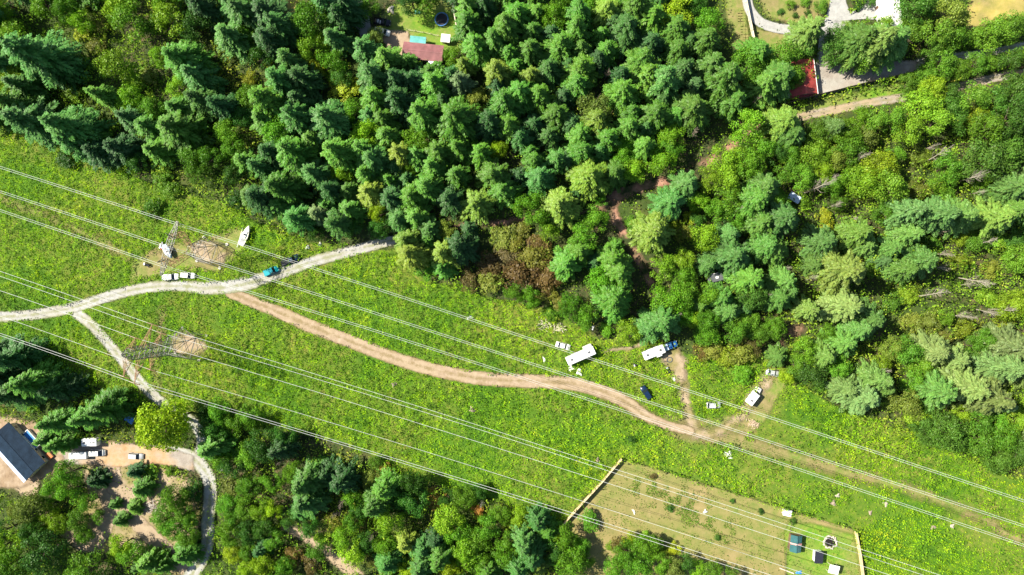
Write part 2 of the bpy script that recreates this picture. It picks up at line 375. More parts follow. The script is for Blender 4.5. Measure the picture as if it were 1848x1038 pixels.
SOIL = [(.3,(.025,.045,.010)),(.5,(.045,.075,.016)),(.7,(.09,.09,.03))]
DUFF = [(.3,(.020,.035,.010)),(.5,(.040,.055,.018)),(.72,(.16,.10,.065))]
gm = ground_mat('forest_floor', SOIL, .12, DUFF, .6, .04)
MB().poly([(-900,-900,0),(900,-900,0),(900,900,0),(-900,900,0)]).build('ground', gm)['kind'] = 'structure'
G1 = [(.3,(.030,.085,.008)),(.5,(.060,.14,.010)),(.7,(.12,.19,.015))]
G2 = [(.3,(.05,.11,.012)),(.5,(.11,.16,.02)),(.7,(.22,.20,.05))]
fieldmat = ground_mat('field_grass', G1, .25, G2, .5, .035, fuzz=.3, amp=6, fs=.15)
poly_sheet('grass', 'field', .03, fieldmat, 2.0, 4)
DRY = [(.3,(.13,.145,.04)),(.5,(.20,.175,.07)),(.7,(.28,.22,.11))]
LAWN = [(.3,(.09,.17,.022)),(.5,(.16,.20,.045)),(.7,(.25,.215,.085))]
LUSH = [(.3,(.06,.17,.012)),(.5,(.12,.23,.02)),(.7,(.24,.25,.05))]
yardmat = ground_mat('yard_turf', [(.3,(.15,.155,.05)),(.5,(.225,.19,.075)),(.7,(.31,.24,.12))], .22, [(.3,(.10,.16,.028)),(.5,(.18,.185,.055)),(.7,(.25,.21,.085))], .35, .05, fuzz=.2, amp=.5, fs=.6)
poly_sheet('lawn', 'yard', .06, yardmat, 1.0, .6)
lushmat = ground_mat('green_turf', LUSH, .7, LAWN, .9, .10, fuzz=.5, amp=2.5)
drymat = ground_mat('dry_grass', DRY, .4, LAWN, .8, .12, fuzz=.5, amp=2.5)
golden = ground_mat('golden_grass', [(.3,(.24,.24,.05)),(.5,(.37,.30,.08)),(.7,(.48,.37,.13))], .3, DRY, .7, .06, fuzz=.5, amp=2.5)
poly_sheet('green_lawn', 'yardgreen', .09, lushmat)
for nm, k, mt in (('island_grass','island',drymat),('verge_grass','verge',lushmat),('dry_meadow','farfield',golden),
                  ('verge_strip','strip',drymat),('home_lawn','homeyard',lushmat),('dry_clearing','topdry',golden),('lower_island','islandlow',drymat),
                  ('pad_surround','padaround',drymat),('worn_grass','campdry',drymat)):
    poly_sheet(nm, k, .07, mt)
TAN = [(.3,(.23,.17,.115)),(.5,(.31,.235,.165)),(.7,(.38,.305,.225))]
TAN2 = [(.3,(.27,.205,.135)),(.6,(.345,.27,.185)),(.8,(.40,.335,.25))]
PK = [(.3,(.20,.175,.15)),(.5,(.28,.245,.215)),(.7,(.35,.32,.28))]  # pinkish grey ground, darkened throughout for the shade on the parking
GREY = [(.3,(.25,.25,.245)),(.5,(.33,.33,.32)),(.7,(.41,.405,.39))]
GREY2 = [(.3,(.23,.22,.19)),(.5,(.31,.30,.265)),(.7,(.39,.38,.355))]
RED = [(.3,(.20,.10,.07)),(.5,(.31,.17,.12)),(.7,(.40,.25,.18))]
dirtmat = ground_mat('tan_dirt', TAN, .6, TAN2, .3, .1, fuzz=.25, amp=1.6, fs=.5, across=(.205,.155,.08))
gravelmat = ground_mat('pale_gravel', GREY, .9, GREY2, .5, .12, fuzz=.25, amp=1.4, fs=.6, across=(.21,.22,.12))
drivemat = ground_mat('grey_gravel_drive', GREY, .9, GREY, .5, .12, fuzz=.15, amp=.5, fs=.6)
wornmat = ground_mat('worn_track', DRY, .6, LAWN, .7, .12, fuzz=1.1, amp=5.0, fs=.25)
yarddirt = ground_mat('shade_toned_dirt', [(.3,(.16,.11,.07)),(.5,(.24,.17,.11)),(.7,(.33,.24,.15))], .4, TAN, .6, .15, fuzz=.5, amp=2, fs=.4)  # dirt colour darkened to carry the tree shadow over the house yard
cardirt = ground_mat('orange_tan_dirt', [(.3,(.30,.19,.10)),(.5,(.40,.265,.15)),(.7,(.46,.34,.22))], .4, PK, .5, .10, fuzz=.4, amp=2, fs=.4)
campmat = ground_mat('camp_dirt', TAN2, .6, DRY, .5, .2, fuzz=.8, amp=3.5, fs=.3)
parkmat = ground_mat('parking_ground', PK, .4, GREY2, .6, .12, fuzz=.3, amp=1.2, fs=.5)
eastmat = ground_mat('east_gravel', PK, .6, TAN2, .4, .12, fuzz=.25, amp=1.4, fs=.5, across=(.22,.20,.11))
sandmat = ground_mat('bare_dirt', TAN, .5, TAN2, .4, .1, fuzz=.4, amp=1.8, fs=.5)
redmat = ground_mat('red_dirt', RED, .5, DUFF, .6, .16, fuzz=.6, amp=3, fs=.35)
youngmat = ground_mat('sandy_clearing', TAN2, .4, DRY, .4, .12, fuzz=.8, amp=4, fs=.2)
poly_sheet('sandy_clearing', 'young', .085, youngmat)
z = .10
for nm, k, mt in (('worn_track','worn',wornmat),('worn_track','leftworn',wornmat),('worn_track','gaptrack',wornmat),('forest_track','woodtrack',redmat),
                  ('forest_track','woodtrack2',redmat),('camp_track','camp',campmat),('camp_track','spur',campmat),('footpath','foot',sandmat),
                  ('bank_path','bank1',sandmat),('bank_path','bank2',sandmat),('bank_path','bank3',sandmat),('south_path','southpath',sandmat),
                  ('dirt_road','dirt',dirtmat),('driveway','loop',drivemat),('driveway','drive',drivemat),('driveway','topright',gravelmat),
                  ('driveway','topleft',drivemat),('gravel_road','fork',gravelmat),('gravel_road','lower',gravelmat),('gravel_road','main',gravelmat),('east_road','eastroad',eastmat)):
    line_sheet(nm, k, z, mt); z += .012
for nm, k, mt in (('parking_gravel','parking',parkmat),('driveway','grey',drivemat),('tower_pad','pad1',campmat),('tower_pad','pad2',campmat),
                  ('bare_ground','sand',sandmat),('bare_ground','houseyard',yarddirt),('parking_dirt','carpark',cardirt),('red_ground','reddirt1',redmat),
                  ('red_ground','reddirt2',redmat),('home_dirt','homedirt',sandmat),('camp_ground','campyard',campmat)):
    poly_sheet(nm, k, z, mt, .6, 1.6); z += .012

# ------------------------------------------------------------ brush (stuff): leaf-sized faces over a lumpy height field
def blocked(X, Y, pad=0.0, soft=1.0):
    "largest signed distance into any bare surface"
    D = np.full(X.shape, -1e9)
    for k in ('main','fork','lower','dirt','eastroad','drive','loop','topright','topleft','bank1','bank2','southpath','camp'):
        D = np.maximum(D, sd_line(X, Y, LINES[k]) + pad)
    for k in ('foot',): D = np.maximum(D, sd_line(X, Y, LINES[k]))
    for k in ('worn','leftworn','gaptrack','spur'): D = np.maximum(D, sd_line(X, Y, LINES[k]) - .9*soft)
    for k in ('woodtrack','woodtrack2'): D = np.maximum(D, sd_line(X, Y, LINES[k]) - .3)
    for k in ('yard','parking','grey','island','islandlow','strip','homeyard','pad1','pad2','carpark','sand','houseyard','reddirt1','reddirt2','farfield','homedirt','campyard'):
        D = np.maximum(D, sd_poly(X, Y, POLYS[k]))
    for k in ('padaround','verge','topdry','campdry'): D = np.maximum(D, sd_poly(X, Y, POLYS[k]) - 1.0)
    return D

def leaf_faces(X, Y, Z, nx, ny, size, jit=.42):
    n = len(X); N = np.stack([nx, ny, np.ones(n)], 1) + rng.normal(0, jit, (n, 3)); N[:,2] = np.abs(N[:,2]) + .15
    N /= np.linalg.norm(N, axis=1)[:,None]
    T = rng.normal(0, 1, (n, 3)); T -= (T*N).sum(1)[:,None]*N; T /= np.linalg.norm(T, axis=1)[:,None]; B = np.cross(N, T)
    C = np.stack([X, Y, Z], 1); s = size[:,None]; a = (rng.uniform(.45, .8, n))[:,None]
    q = [C - T*s, C - B*s*a - N*s*.15, C + T*s, C + B*s*a + N*s*.1]
    V = np.stack(q, 1).reshape(-1, 3); return V, np.arange(4*n).reshape(n, 4)

def brush(name, n, test, hfun, size, material, label, box=(-160, 1110, 2010, -70)):
    x0, y0 = P(*box[:2])[:2]; x1, y1 = P(*box[2:])[:2]
    X = rng.uniform(x0, x1, n); Y = rng.uniform(y0, y1, n)
    k = test(X, Y); X = X[k]; Y = Y[k]; e = .25
    h = hfun(X, Y); gx = (hfun(X+e, Y) - h)/e; gy = (hfun(X, Y+e) - h)/e
    sz = rng.uniform(size[0], size[1], len(X))
    V, F = leaf_faces(X, Y, h * rng.uniform(.75, 1.05, len(X)) + .1, -gx*1.1, -gy*1.1, sz)
    me = np_mesh(name, V, F, material, None, {'tone': rng.random(len(X)), 'hue': rng.random(len(X))})
    o = bpy.data.objects.new(name, me); COL.objects.link(o); o['kind'] = 'stuff'; o['label'] = label; return o

def hbr(X, Y):
    a = vnoise(X, Y, 1.35, 1); b = vnoise(X, Y, .7, 2); c = vnoise(X, Y, 6, 3)
    return .12 + np.maximum(0, a - .25)**1.4 * 5.2 * (.4 + .9*c) + b * .55
MEADOW = lambda X, Y: sd_poly(X, Y, G([(1120,740),(1290,812),(1400,830),(1700,800),(2100,900),(2300,1500),(1540,1300),(1540,957),(1120,825),(1000,780),(1000,870),(960,920),(700,830),(780,740)]))
BALD = G([(1150,740),(1260,790),(1400,690),(1480,790),(1700,870),(1848,960),(1848,1030),(1640,930),(1540,950),(1380,890),(1150,820),(1080,770)])
def t_field(X, Y):
    f = sd_poly(X, Y, POLYS['field']) + (vnoise(X, Y, 4, 4) - .5)*5
    b = blocked(X, Y) + (vnoise(X, Y, 1.2, 5) - .5)*1.2 + (vnoise(X, Y, 3.5, 15) - .5)*1.6
    me_ = np.clip(MEADOW(X, Y)/6, 0, 1); bald = np.clip((vnoise(X, Y, 7, 21) - .50)*5, 0, 1) * np.clip(sd_poly(X, Y, BALD)/5 + .5, 0, 1)
    return (f > 0) & (b < 0) & (rng.random(len(X)) < np.clip(.35 + 1.3*vnoise(X, Y, 9, 6) + .25*vnoise(X, Y, 2.2, 7), .3, 1) * (1 - .8*bald) * (1 - .25*me_))
BR = [(.30,(.040,.110,.014)),(.42,(.085,.215,.010)),(.51,(.175,.360,.008)),(.64,(.26,.44,.010)),(.80,(.38,.42,.02))]
def h_field(X, Y):
    k = np.clip(MEADOW(X, Y) / 6, 0, 1)
    return (hbr(X, Y) + np.maximum(0, vnoise(X, Y, 2.6, 31) - .50)*4.5 * np.clip(vnoise(X, Y, 14, 32)*2, .3, 1.4)) * (1 - .62*k)
brushmat = leaf_mat('bramble_leaves', False, BR, .30, .6, .28)
brush('ground_cover', 860000, t_field, h_field, (.12, .27), brushmat, 'bright green bracken and bramble covering the cleared power line strip')
def t_under(X, Y):
    f = sd_poly(X, Y, POLYS['field'])
    b = blocked(X, Y) + (vnoise(X, Y, 1.2, 5) - .5)*1.4
    east = np.clip((X - P(1360, 500).x) / 10, 0, 1); nw = np.clip((P(560, 100).x - X) / 10, 0, 1); so = np.clip((P(0, 780).y - Y)/8, 0, 1)
    d = .26 + .74*np.maximum.reduce([east, nw*.9, so*.9])
    yg = np.clip(sd_poly(X, Y, POLYS['young'])/2, 0, 1); d = d * (1 - .85*yg)
    return (f < 1) & (b < 0) & (rng.random(len(X)) < d * np.clip(vnoise(X, Y, 5, 8)*2.0, .30, 1))
UN = [(.30,(.05,.12,.015)),(.40,(.10,.22,.014)),(.50,(.17,.32,.020)),(.62,(.25,.37,.035)),(.76,(.34,.32,.06))]
undermat = leaf_mat('undergrowth_leaves', False, UN, .28, .6, .30)
def h_under(X, Y): return hbr(X, Y)*1.5 + np.maximum(0, vnoise(X, Y, 3.2, 9) - .45)*8
brush('undergrowth', 640000, t_under, h_under, (.17, .36), undermat, 'mixed green and rusty undergrowth between the trees')
# short weeds in the yard and dry patches
def t_weed(X, Y):
    y = np.maximum(sd_poly(X, Y, POLYS['yard']), np.maximum(sd_poly(X, Y, POLYS['padaround']), np.maximum(sd_poly(X, Y, POLYS['campdry']), sd_line(X, Y, LINES['worn']))))
    w = G([(1140,850),(1200,870),(1300,920),(1345,960),(1300,985),(1240,950),(1140,890)])
    d = .12 + .85*np.clip(sd_poly(X, Y, w)/4 + .5, 0, 1)
    c = np.maximum.reduce([sd_line(X, Y, LINES[q]) for q in ('main','dirt','camp')] + [sd_poly(X, Y, POLYS[q]) for q in ('pad1','campyard')])
    return (y > 0) & (c < 0) & (rng.random(len(X)) < .55*d*np.clip(vnoise(X, Y, 1.8, 11)*3 - 1, 0, 1))
weedmat = leaf_mat('weed_leaves', False, [(.3,(.05,.10,.018)),(.5,(.10,.19,.02)),(.65,(.16,.25,.03)),(.8,(.22,.27,.05))], .25, .5, .4)
brush('weeds', 420000, t_weed, lambda X, Y: .05 + .25*vnoise(X, Y, .8, 12), (.10, .22), weedmat, 'low green weeds scattered over the dry turf', (990, 1045, 1850, 660))

# ------------------------------------------------------------ tree meshes
def conifer_mesh(seed, dens=1.0, slim=1.0, nw=21):
    "unit: height 1, radius .24; built of drooping fronds made of twig faces"
    r = random.Random(seed); VV = []; tone = []
    for i in range(nw):
        t = (i + r.random()*.6) / nw; zz = .10 + .88*t
        Lm = .235*slim * (min(1, (1-t)*1.26)**.80) * (1 if t > .12 else .8) + .008
        nb = 8 if t < .5 else (7 if t < .85 else 5); a0 = r.random()*6.28
        for b in range(nb):
            if r.random() < .07: continue
            az = a0 + 6.283*b/nb + r.uniform(-.25, .25); L = Lm * r.uniform(.60, 1.28); rise = .06 + .35*t; bt = r.random()
            ca, sa = math.cos(az), math.sin(az); ns = max(4, int(17 * L/.22 * dens) + 2)
            for s in range(ns):
                u = (s + .6) / ns
                cx, cz = L*u, zz + L*(rise*u - .42*u*u)
                w = L*.27*(1 - u*.7) * r.uniform(.7, 1.2) + .006
                for sd in ((-1, 1) if s < ns-1 else (0,)):
                    dx = .65*w + .006; dy = sd*w
                    tw = .0052 + .005*(1-u) + .0035*r.random(); j = r.uniform(-.3, .3)*w
                    p0 = (cx, 0, cz); tip = (cx+dx, dy, cz - .35*w + r.uniform(-.2,.15)*w)
                    mx, my = (p0[0]+tip[0])/2, (p0[1]+tip[1])/2; ln = math.hypot(dx, dy) or 1; ox, oy = -dy/ln*tw, dx/ln*tw
                    mz = (p0[2]+tip[2])/2 + r.uniform(-.1,.4)*w
                    for (x, y, z_) in (p0, (mx+ox, my+oy, mz - tw*r.uniform(-.6,1.2)), tip, (mx-ox, my-oy, mz + tw*r.uniform(-1.2,.6))):
                        VV.append((x*ca - y*sa, x*sa + y*ca, z_))
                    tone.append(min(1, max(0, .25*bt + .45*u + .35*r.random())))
    V = np.array(VV); n = len(V)//4
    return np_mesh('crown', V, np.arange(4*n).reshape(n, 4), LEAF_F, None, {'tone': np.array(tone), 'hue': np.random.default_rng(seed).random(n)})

def trunk_mesh(seed, kind):
    r = random.Random(seed); m = MB()
    if kind == 'c':
        m.tube([(0,0,-.02),(.002,0,.3),(0,.003,.6),(0,0,.98)], [.014,.011,.007,.0015], 7)
        for k in range(10):
            a = r.random()*6.28; zz = r.uniform(.1,.7); L = .16*(1-zz)
            m.tube([(0,0,zz),(L*math.cos(a),L*math.sin(a),zz-.01)], [.0025,.0006], 3, False)
    else:
        m.tube([(0,0,-.03),(.01,.01,.2),(.02,-.01,.45),(.01,.0,.8)], [.035,.028,.02,.006], 7)
        for k in range(9):
            a = 6.28*k/9 + r.uniform(-.3,.3); z0 = r.uniform(.22,.55); L = r.uniform(.25,.4)
            m.tube([(.015,0,z0),(L*.5*math.cos(a),L*.5*math.sin(a),z0+.12),(L*math.cos(a),L*math.sin(a),z0+.2)], [.014,.009,.003], 5, False)
    return m.mesh('trunk', M['bark'])

def broad_mesh(seed, nl=34, flat=1.0, leaves=120, leaf=.028):
    "unit: crown radius .5, height 1"
    g = np.random.default_rng(seed); VV = []; tn = []
    for i in range(nl):
        a = g.uniform(0, 6.283); el = g.uniform(-.15, 1.0)**1 if i > 3 else 1.0
        rr = .36*math.sqrt(max(0, 1 - max(0, el)**2)) * g.uniform(.75, 1.12)
        c = np.array([rr*math.cos(a), rr*math.sin(a), .50 + .32*el*flat + g.uniform(-.04, .04)])
        s = g.uniform(.10, .19) * np.array([1, 1, .8*flat]); n = int(leaves * (s[0]/.15)**2)
        D = g.normal(0, 1, (n, 3)); D[:,2] += .35; D /= np.linalg.norm(D, axis=1)[:,None]
        k = D[:,2] > -.35; D = D[k]; n = len(D)
        C = c + D * s * g.uniform(.72, 1.1, (n, 1))
        N = D + g.normal(0, .45, (n, 3)); N /= np.linalg.norm(N, axis=1)[:,None]
        T = g.normal(0, 1, (n, 3)); T -= (T*N).sum(1)[:,None]*N; T /= np.linalg.norm(T, axis=1)[:,None]; B = np.cross(N, T)
        z_ = g.uniform(.6, 1.25, (n, 1))*leaf; q = [C - T*z_, C - B*z_*.62, C + T*z_, C + B*z_*.62 - N*z_*.25]
        VV.append(np.stack(q, 1).reshape(-1, 3)); tn.append(np.clip(g.normal(.5, .2) * .5 + g.random(n)*.5, 0, 1))
    V = np.concatenate(VV); n = len(V)//4
    return np_mesh('crown', V, np.arange(4*n).reshape(n, 4), LEAF_B, None, {'tone': np.concatenate(tn), 'hue': g.random(n)})

CON = [conifer_mesh(s, 1.0, sl_) for s, sl_ in ((1,1),(2,1.05),(3,.95),(4,1.1),(5,1),(6,.9),(7,1.0))] + [conifer_mesh(8,1.1,1.05,15), conifer_mesh(9,.9,1.0,26), conifer_mesh(10,1.2,.95,17), conifer_mesh(41,1.0,1.1,28)]
CTR = [trunk_mesh(s, 'c') for s in (1,2,3)]
BRO = [broad_mesh(s, 24 + 5*(s%3), 1.0, 190, .0215) for s in range(11, 20)]
BTR = [trunk_mesh(s, 'b') for s in (5,6,7)]
SHR = [broad_mesh(s, 20, .9, 120, .033) for s in range(21, 26)]

def dead_mesh(seed, cone=False):
    r = random.Random(seed); m = MB()
    m.tube([(0,0,-.02),(.01,0,.35),(-.01,.01,.7),(.0,.0,1.0)], [.016,.013,.008,.002], 6)
    def br(p, d, L, rad, dep):
        q = [p]; dd = Vector(d)
        for k in range(3):
            dd = (dd + Vector((r.uniform(-.3,.3), r.uniform(-.3,.3), r.uniform(-.1,.3)))).normalized(); q.append(q[-1] + dd*L/3)
        m.tube(q, [rad, rad*.75, rad*.5, rad*.2], 4, False)
        if dep:
            for k in range(3): br(q[1 + k % 2], (dd + Vector((r.uniform(-.9,.9), r.uniform(-.9,.9), r.uniform(-.2,.6)))).normalized(), L*.55, rad*.55, dep-1)
    for k in range(22):
        z0 = r.uniform(.28, .95); a = r.random()*6.283
        br(Vector((0,0,z0)), (math.cos(a), math.sin(a), 1.5 if not cone else .8), (.34 if not cone else .26)*(1.15 - z0)+.03, .0042, 1)
    return m
DEADS = [dead_mesh(s, s % 2 == 0) for s in range(31, 36)]
DEADM = [[d.mesh('branches', M[k]) for d in DEADS] for k in ('deadwood', 'brownwood')]

# kinds: f conifer, b broadleaf, s shrub ; tints
TINT = {
 'fd': (.030,.095,.018), 'fm': (.066,.180,.016), 'fb': (.054,.158,.026), 'fg': (.120,.190,.055), 'fo': (.130,.210,.022),
 'bd': (.048,.150,.014), 'bm': (.105,.265,.012), 'bl': (.185,.365,.014), 'by': (.27,.42,.012), 'bz': (.36,.56,.020), 'bo': (.17,.235,.032),
 'sd': (.050,.150,.014), 'sm': (.110,.270,.014), 'sl': (.19,.36,.016), 'sy': (.30,.37,.018), 'so': (.18,.21,.03), 'sr': (.14,.105,.030), 'st': (.34,.19,.035)}
WORD = {'bz':'bright yellow-green','st':'orange','fd':'dark green','fm':'green','fb':'bluish green','fg':'grey-green','fo':'olive green','bd':'dark green','bm':'leafy green','bl':'light green',
        'by':'yellow-green','bo':'olive green','sd':'dark green','sm':'green','sl':'light green','sy':'yellowish','so':'olive brown','sr':'rusty brown'}
T = []   # (px, py, r_px, code)
def tile(x0, y0, txt):
    for e in txt.split(';'):
        e = e.strip()
        if not e: continue
        c, a = e.split(' ', 1); x, y, r = [float(v) for v in a.split(',')]
        T.append((x0 + x/4, y0 + y/4, r/4, c))
tile(0, 0, '''bm 330,40,110;bl 60,30,110;bm 480,80,100;bl 600,150,90;sr 720,190,60;sy 590,240,60;bm 950,150,160;bl 860,60,120;bl 1240,170,150;bd 1400,190,110;fb 1780,110,120;
fb 1680,280,130;bm 1780,240,100;fm 1330,430,130;fb 1440,560,130;fb 290,400,170;bl 90,300,140;bl 840,470,140;bl 100,600,140;fb 440,520,130;sl 520,640,90;fm 130,770,150;fb 260,870,160;
fm 760,690,100;bl 930,710,100;bm 1090,780,100;so 1060,560,80;fb 1480,730,120;fm 1300,790,110;fb 950,860,120;fb 520,930,150;fm 1090,920,120;fm 1310,940,140;bl 1290,640,90;bm 1640,960,100;
sy 1800,570,60;bm 1810,700,90;bd 1750,830,90;bl 1150,420,80;so 700,340,80;fm 640,1000,120;fb 180,640,110;bm 1130,180,90;fd 1480,60,100;so 220,500,70;sl 420,600,70;fb 1700,60,100;bl 1200,20,90;fd 1600,760,110;sl 980,560,80;fb 30,470,110''')
tile(462, 0, '''bm 420,150,140;fb 500,50,110;fd 610,130,110;fb 580,290,110;bl 420,330,110;bm 550,430,110;sy 230,260,60;fd 80,100,130;fd 110,290,130;bd 40,420,100;sy 420,470,90;fb 240,450,90;
fb 190,590,140;fd 340,590,130;fm 100,730,130;sy 640,640,110;fb 800,360,110;bo 860,260,70;fm 950,440,110;fm 1100,455,80;fb 850,560,130;fd 1010,590,110;fm 860,720,130;fm 1270,525,90;fm 1290,620,120;
fo 1500,490,90;fg 1490,610,100;bm 1420,410,80;fm 1540,190,120;fm 1530,60,110;fm 1590,340,110;fm 1730,310,100;fo 1740,530,110;fd 1650,60,90;fm 1820,200,110;fm 1830,400,90;fb 520,880,150;fb 290,860,130;
fm 60,860,120;bm 180,960,120;bm 700,810,90;fb 830,850,100;fm 940,860,100;bl 800,970,110;fm 1220,830,120;fm 1450,860,150;bo 1580,740,100;bm 1170,1000,110;fd 1680,900,110;fm 1800,760,120;fm 1820,920,110;
bm 820,40,90;bd 1120,20,100;bm 1240,20,90;fm 950,980,110;fd 1750,640,90;fm 420,1010,100;fd 330,720,110;fd 1050,740,110;fd 1360,720,90;bd 620,560,80;fb 180,200,110;fd 1420,560,90;sl 560,560,60;fd 1130,600,100;fd 1130,820,90;fd 660,40,110''')
tile(924, 0, '''fm 40,130,110;fm 180,110,90;bm 310,110,110;fm 480,110,100;fm 470,230,110;fo 680,90,110;bm 560,50,80;fm 900,70,110;fm 1020,130,110;by 1180,60,120;fm 1170,210,120;bd 1320,40,80;bm 1430,170,100;
fm 1390,300,100;fm 150,250,90;fm 130,380,110;fm 350,340,110;fm 500,370,90;fm 650,260,90;fm 680,370,100;fb 820,220,120;fm 920,460,110;fm 980,560,120;fm 1190,370,90;sm 1150,440,60;fm 500,500,110;fm 480,620,110;
fb 270,510,90;fo 130,560,90;fm 40,480,80;fm 200,700,110;fm 60,680,110;fm 310,830,120;bo 590,770,130;fo 610,880,110;fm 790,690,110;sy 960,700,60;fb 1100,600,120;fb 1240,510,100;fm 1440,480,110;fm 1530,570,130;
bm 1720,470,120;fm 1760,400,110;fm 1600,740,120;fm 1290,800,140;fm 1180,850,100;fm 1030,830,110;fm 870,820,90;fm 840,930,110;fb 960,920,90;fb 70,990,90;fb 270,980,90;fm 500,990,110;fm 690,1010,110;bl 1160,990,100;
bl 1700,930,130;fm 1810,640,100;fd 280,250,90;fd 620,440,90;fd 1000,330,100;fd 740,180,90;fd 1320,620,90;fd 380,700,90;fd 160,900,90;fd 1090,720,80;fb 1050,30,90;fd 780,560,90;fd 410,470,80;fd 430,900,80;fd 1280,300,80''')
tile(1386, 0, '''fo 290,220,120;bd 260,330,80;sm 380,50,52;sm 165,35,34;sm 270,15,36;sd 90,90,24;sd 195,110,20;sd 285,95,26;sd 645,40,40;sd 740,15,40;bm 110,430,110;fm 60,570,130;bm 180,560,90;bd 500,250,80;bd 490,350,100;
fm 630,320,145;fo 740,320,150;fm 860,320,130;bm 700,450,110;bl 830,185,70;bd 1060,60,130;bm 1010,240,110;bo 1300,120,140;bm 1200,250,130;bm 1340,270,110;bd 1170,370,80;bm 1600,250,110;bm 1710,200,110;bm 1510,270,70;
bm 1820,180,80;bm 1250,470,100;bm 1380,510,80;bm 1500,460,80;bm 1590,450,65;bm 1130,550,80;bm 1000,610,75;by 1180,650,100;bd 1300,690,85;bl 1110,760,120;bd 1300,780,110;bl 1200,880,110;bd 1350,880,100;bm 1480,720,110;
bd 1760,650,110;bd 1770,430,100;bd 1630,740,105;bd 1790,720,130;by 1500,830,90;bm 1560,930,120;bd 1710,900,130;bm 880,860,100;bl 1000,950,110;bm 760,890,100;bl 650,860,75;fd 470,920,90;bm 360,960,90;bm 570,970,90;
bo 700,990,90;fo 100,880,130;fm 150,980,110;bd 1820,880,100;bd 1200,40,90;bl 560,200,50''')
tile(0, 260, '''fb 560,10,110;fd 720,60,120;fd 890,40,120;bd 1000,130,90;fm 1150,60,110;sm 1170,240,80;bm 1380,80,110;bm 1540,100,110;bm 1430,200,90;fm 1780,130,100;bm 1690,60,90;fm 1810,370,80;sd 1700,400,70;sm 1090,450,80;sm 1230,330,70;bd 1680,220,80;sd 480,110,70''')
tile(462, 260, '''fb 40,170,110;fm 280,70,130;fm 610,60,120;fm 200,320,130;bm 340,260,70;fb 440,210,110;bl 620,200,90;fm 780,50,100;fb 850,120,120;fm 800,220,100;fo 1040,70,100;fm 1160,90,90;bm 1110,180,60;fm 960,260,80;
fb 1090,250,70;fm 670,340,80;fo 830,360,100;fm 1130,390,100;fm 1240,310,110;fm 1280,170,100;fm 1310,60,110;fm 1460,30,90;fm 1450,230,90;fm 1620,60,100;fm 1720,230,110;fm 1800,340,100;fo 1600,430,120;fm 170,440,90;
fb 310,530,100;fg 460,500,100;fm 510,440,80;fm 690,480,110;fb 600,560,110;by 890,510,80;bd 900,610,90;fb 1030,540,90;fm 1160,530,110;fb 1270,620,110;bo 1380,620,80;fo 1090,700,110;fo 1130,800,110;fm 1240,710,80;
fo 1370,790,120;fm 1360,890,90;sm 1240,900,80;by 1760,40,70;bd 440,650,60;fd 50,400,110;sr 1790,700,110;sr 1700,880,110;sr 1820,820,110;sr 1560,970,90;sr 1700,990,100;fd 540,330,90;fd 120,60,100;fd 980,400,90;fd 1400,400,100;fd 1010,170,80;fd 1540,620,70;fd 1480,740,110;fd 300,170,80;bd 700,600,80''')
tile(924, 260, '''fm 140,60,80;fb 320,110,90;fb 200,250,110;fm 160,130,90;fm 500,60,100;fb 640,60,80;fo 560,240,130;fm 740,210,90;bl 870,190,90;bm 800,70,90;bl 1080,130,110;bm 1130,40,100;fm 950,20,90;bm 110,430,110;
fo 350,450,130;bm 190,530,100;fb 1250,290,100;fb 1130,420,140;bl 1340,420,70;fo 1010,640,140;bm 600,540,100;bm 520,680,110;fm 400,860,120;fm 480,780,90;fm 740,740,60;fm 720,820,110;fm 750,920,110;bm 660,990,110;
bl 1080,900,110;bl 1210,850,100;bm 1230,950,100;fb 1410,870,90;fb 1580,820,130;fb 1560,650,90;bl 1400,680,110;so 1240,640,70;sy 1300,540,60;sy 1080,545,80;sy 1170,570,60;sm 880,570,60;bl 1540,120,120;bl 1430,260,100;bl 1560,270,110;
bm 1560,390,120;bm 1710,150,110;bm 1780,50,110;fm 1820,300,110;fm 1740,400,110;bm 1480,490,90;bm 1620,530,80;fm 1800,570,100;fm 1820,740,110;fm 1700,960,120;so 60,620,70;sr 130,800,140;sr 60,950,130;sr 250,960,120;
sr 190,720,90;bl 260,620,80;fd 400,130,80;fd 470,350,70;fd 60,240,80;bm 640,400,50;bd 1330,560,70;fd 600,850,80;fd 1500,750,80;so 20,750,90;sr 20,870,90''')
tile(1386, 260, '''fb 90,540,120;fm 30,770,110;fb 380,690,110;fb 320,870,90;fo 540,920,130;fm 640,640,110;fm 860,760,110;fm 1000,640,90;by 800,190,120;bl 700,270,130;bl 860,300,130;bm 600,260,90;bm 240,240,110;bm 140,170,100;bl 330,60,110;
by 390,200,80;bo 480,110,90;bm 570,50,110;bm 900,90,80;so 1100,90,80;fb 980,490,120;fb 1180,510,140;fb 1360,520,130;bm 840,500,90;fm 1600,540,130;fm 1760,480,120;fm 1760,320,110;bm 1300,170,110;bd 1560,110,140;
bd 1710,80,130;bm 1240,260,80;sm 1270,330,80;sl 1550,290,90;by 1390,670,65;bd 1790,680,80;bm 1790,830,110;fm 1090,850,110;fm 960,900,100;fd 820,840,80;bm 1500,700,80;sy 1380,850,70;so 1600,900,70;fm 110,980,90;
bm 450,290,80;sm 250,420,60;sy 400,540,70;bm 150,60,80;so 1090,330,80;sl 1480,560,50;bm 60,400,80;bd 50,60,90;sm 960,960,70;sm 1180,700,80;sl 1650,700,80;bm 500,410,70;fm 700,730,80;sm 740,900,70''')
tile(0, 520, '''fd 110,500,140;fd 40,620,140;fm 260,690,140;fd 420,720,110;fd 120,750,140;fm 790,850,110;fm 650,920,125;fm 430,965,100;bd 940,860,80;bm 1600,900,100;bm 1700,960,100;bm 1800,930,90;bd 1480,880,80;bd 1560,1000,110;fd 560,700,80;sm 900,760,60;sm 230,860,60;fd 10,450,90''')
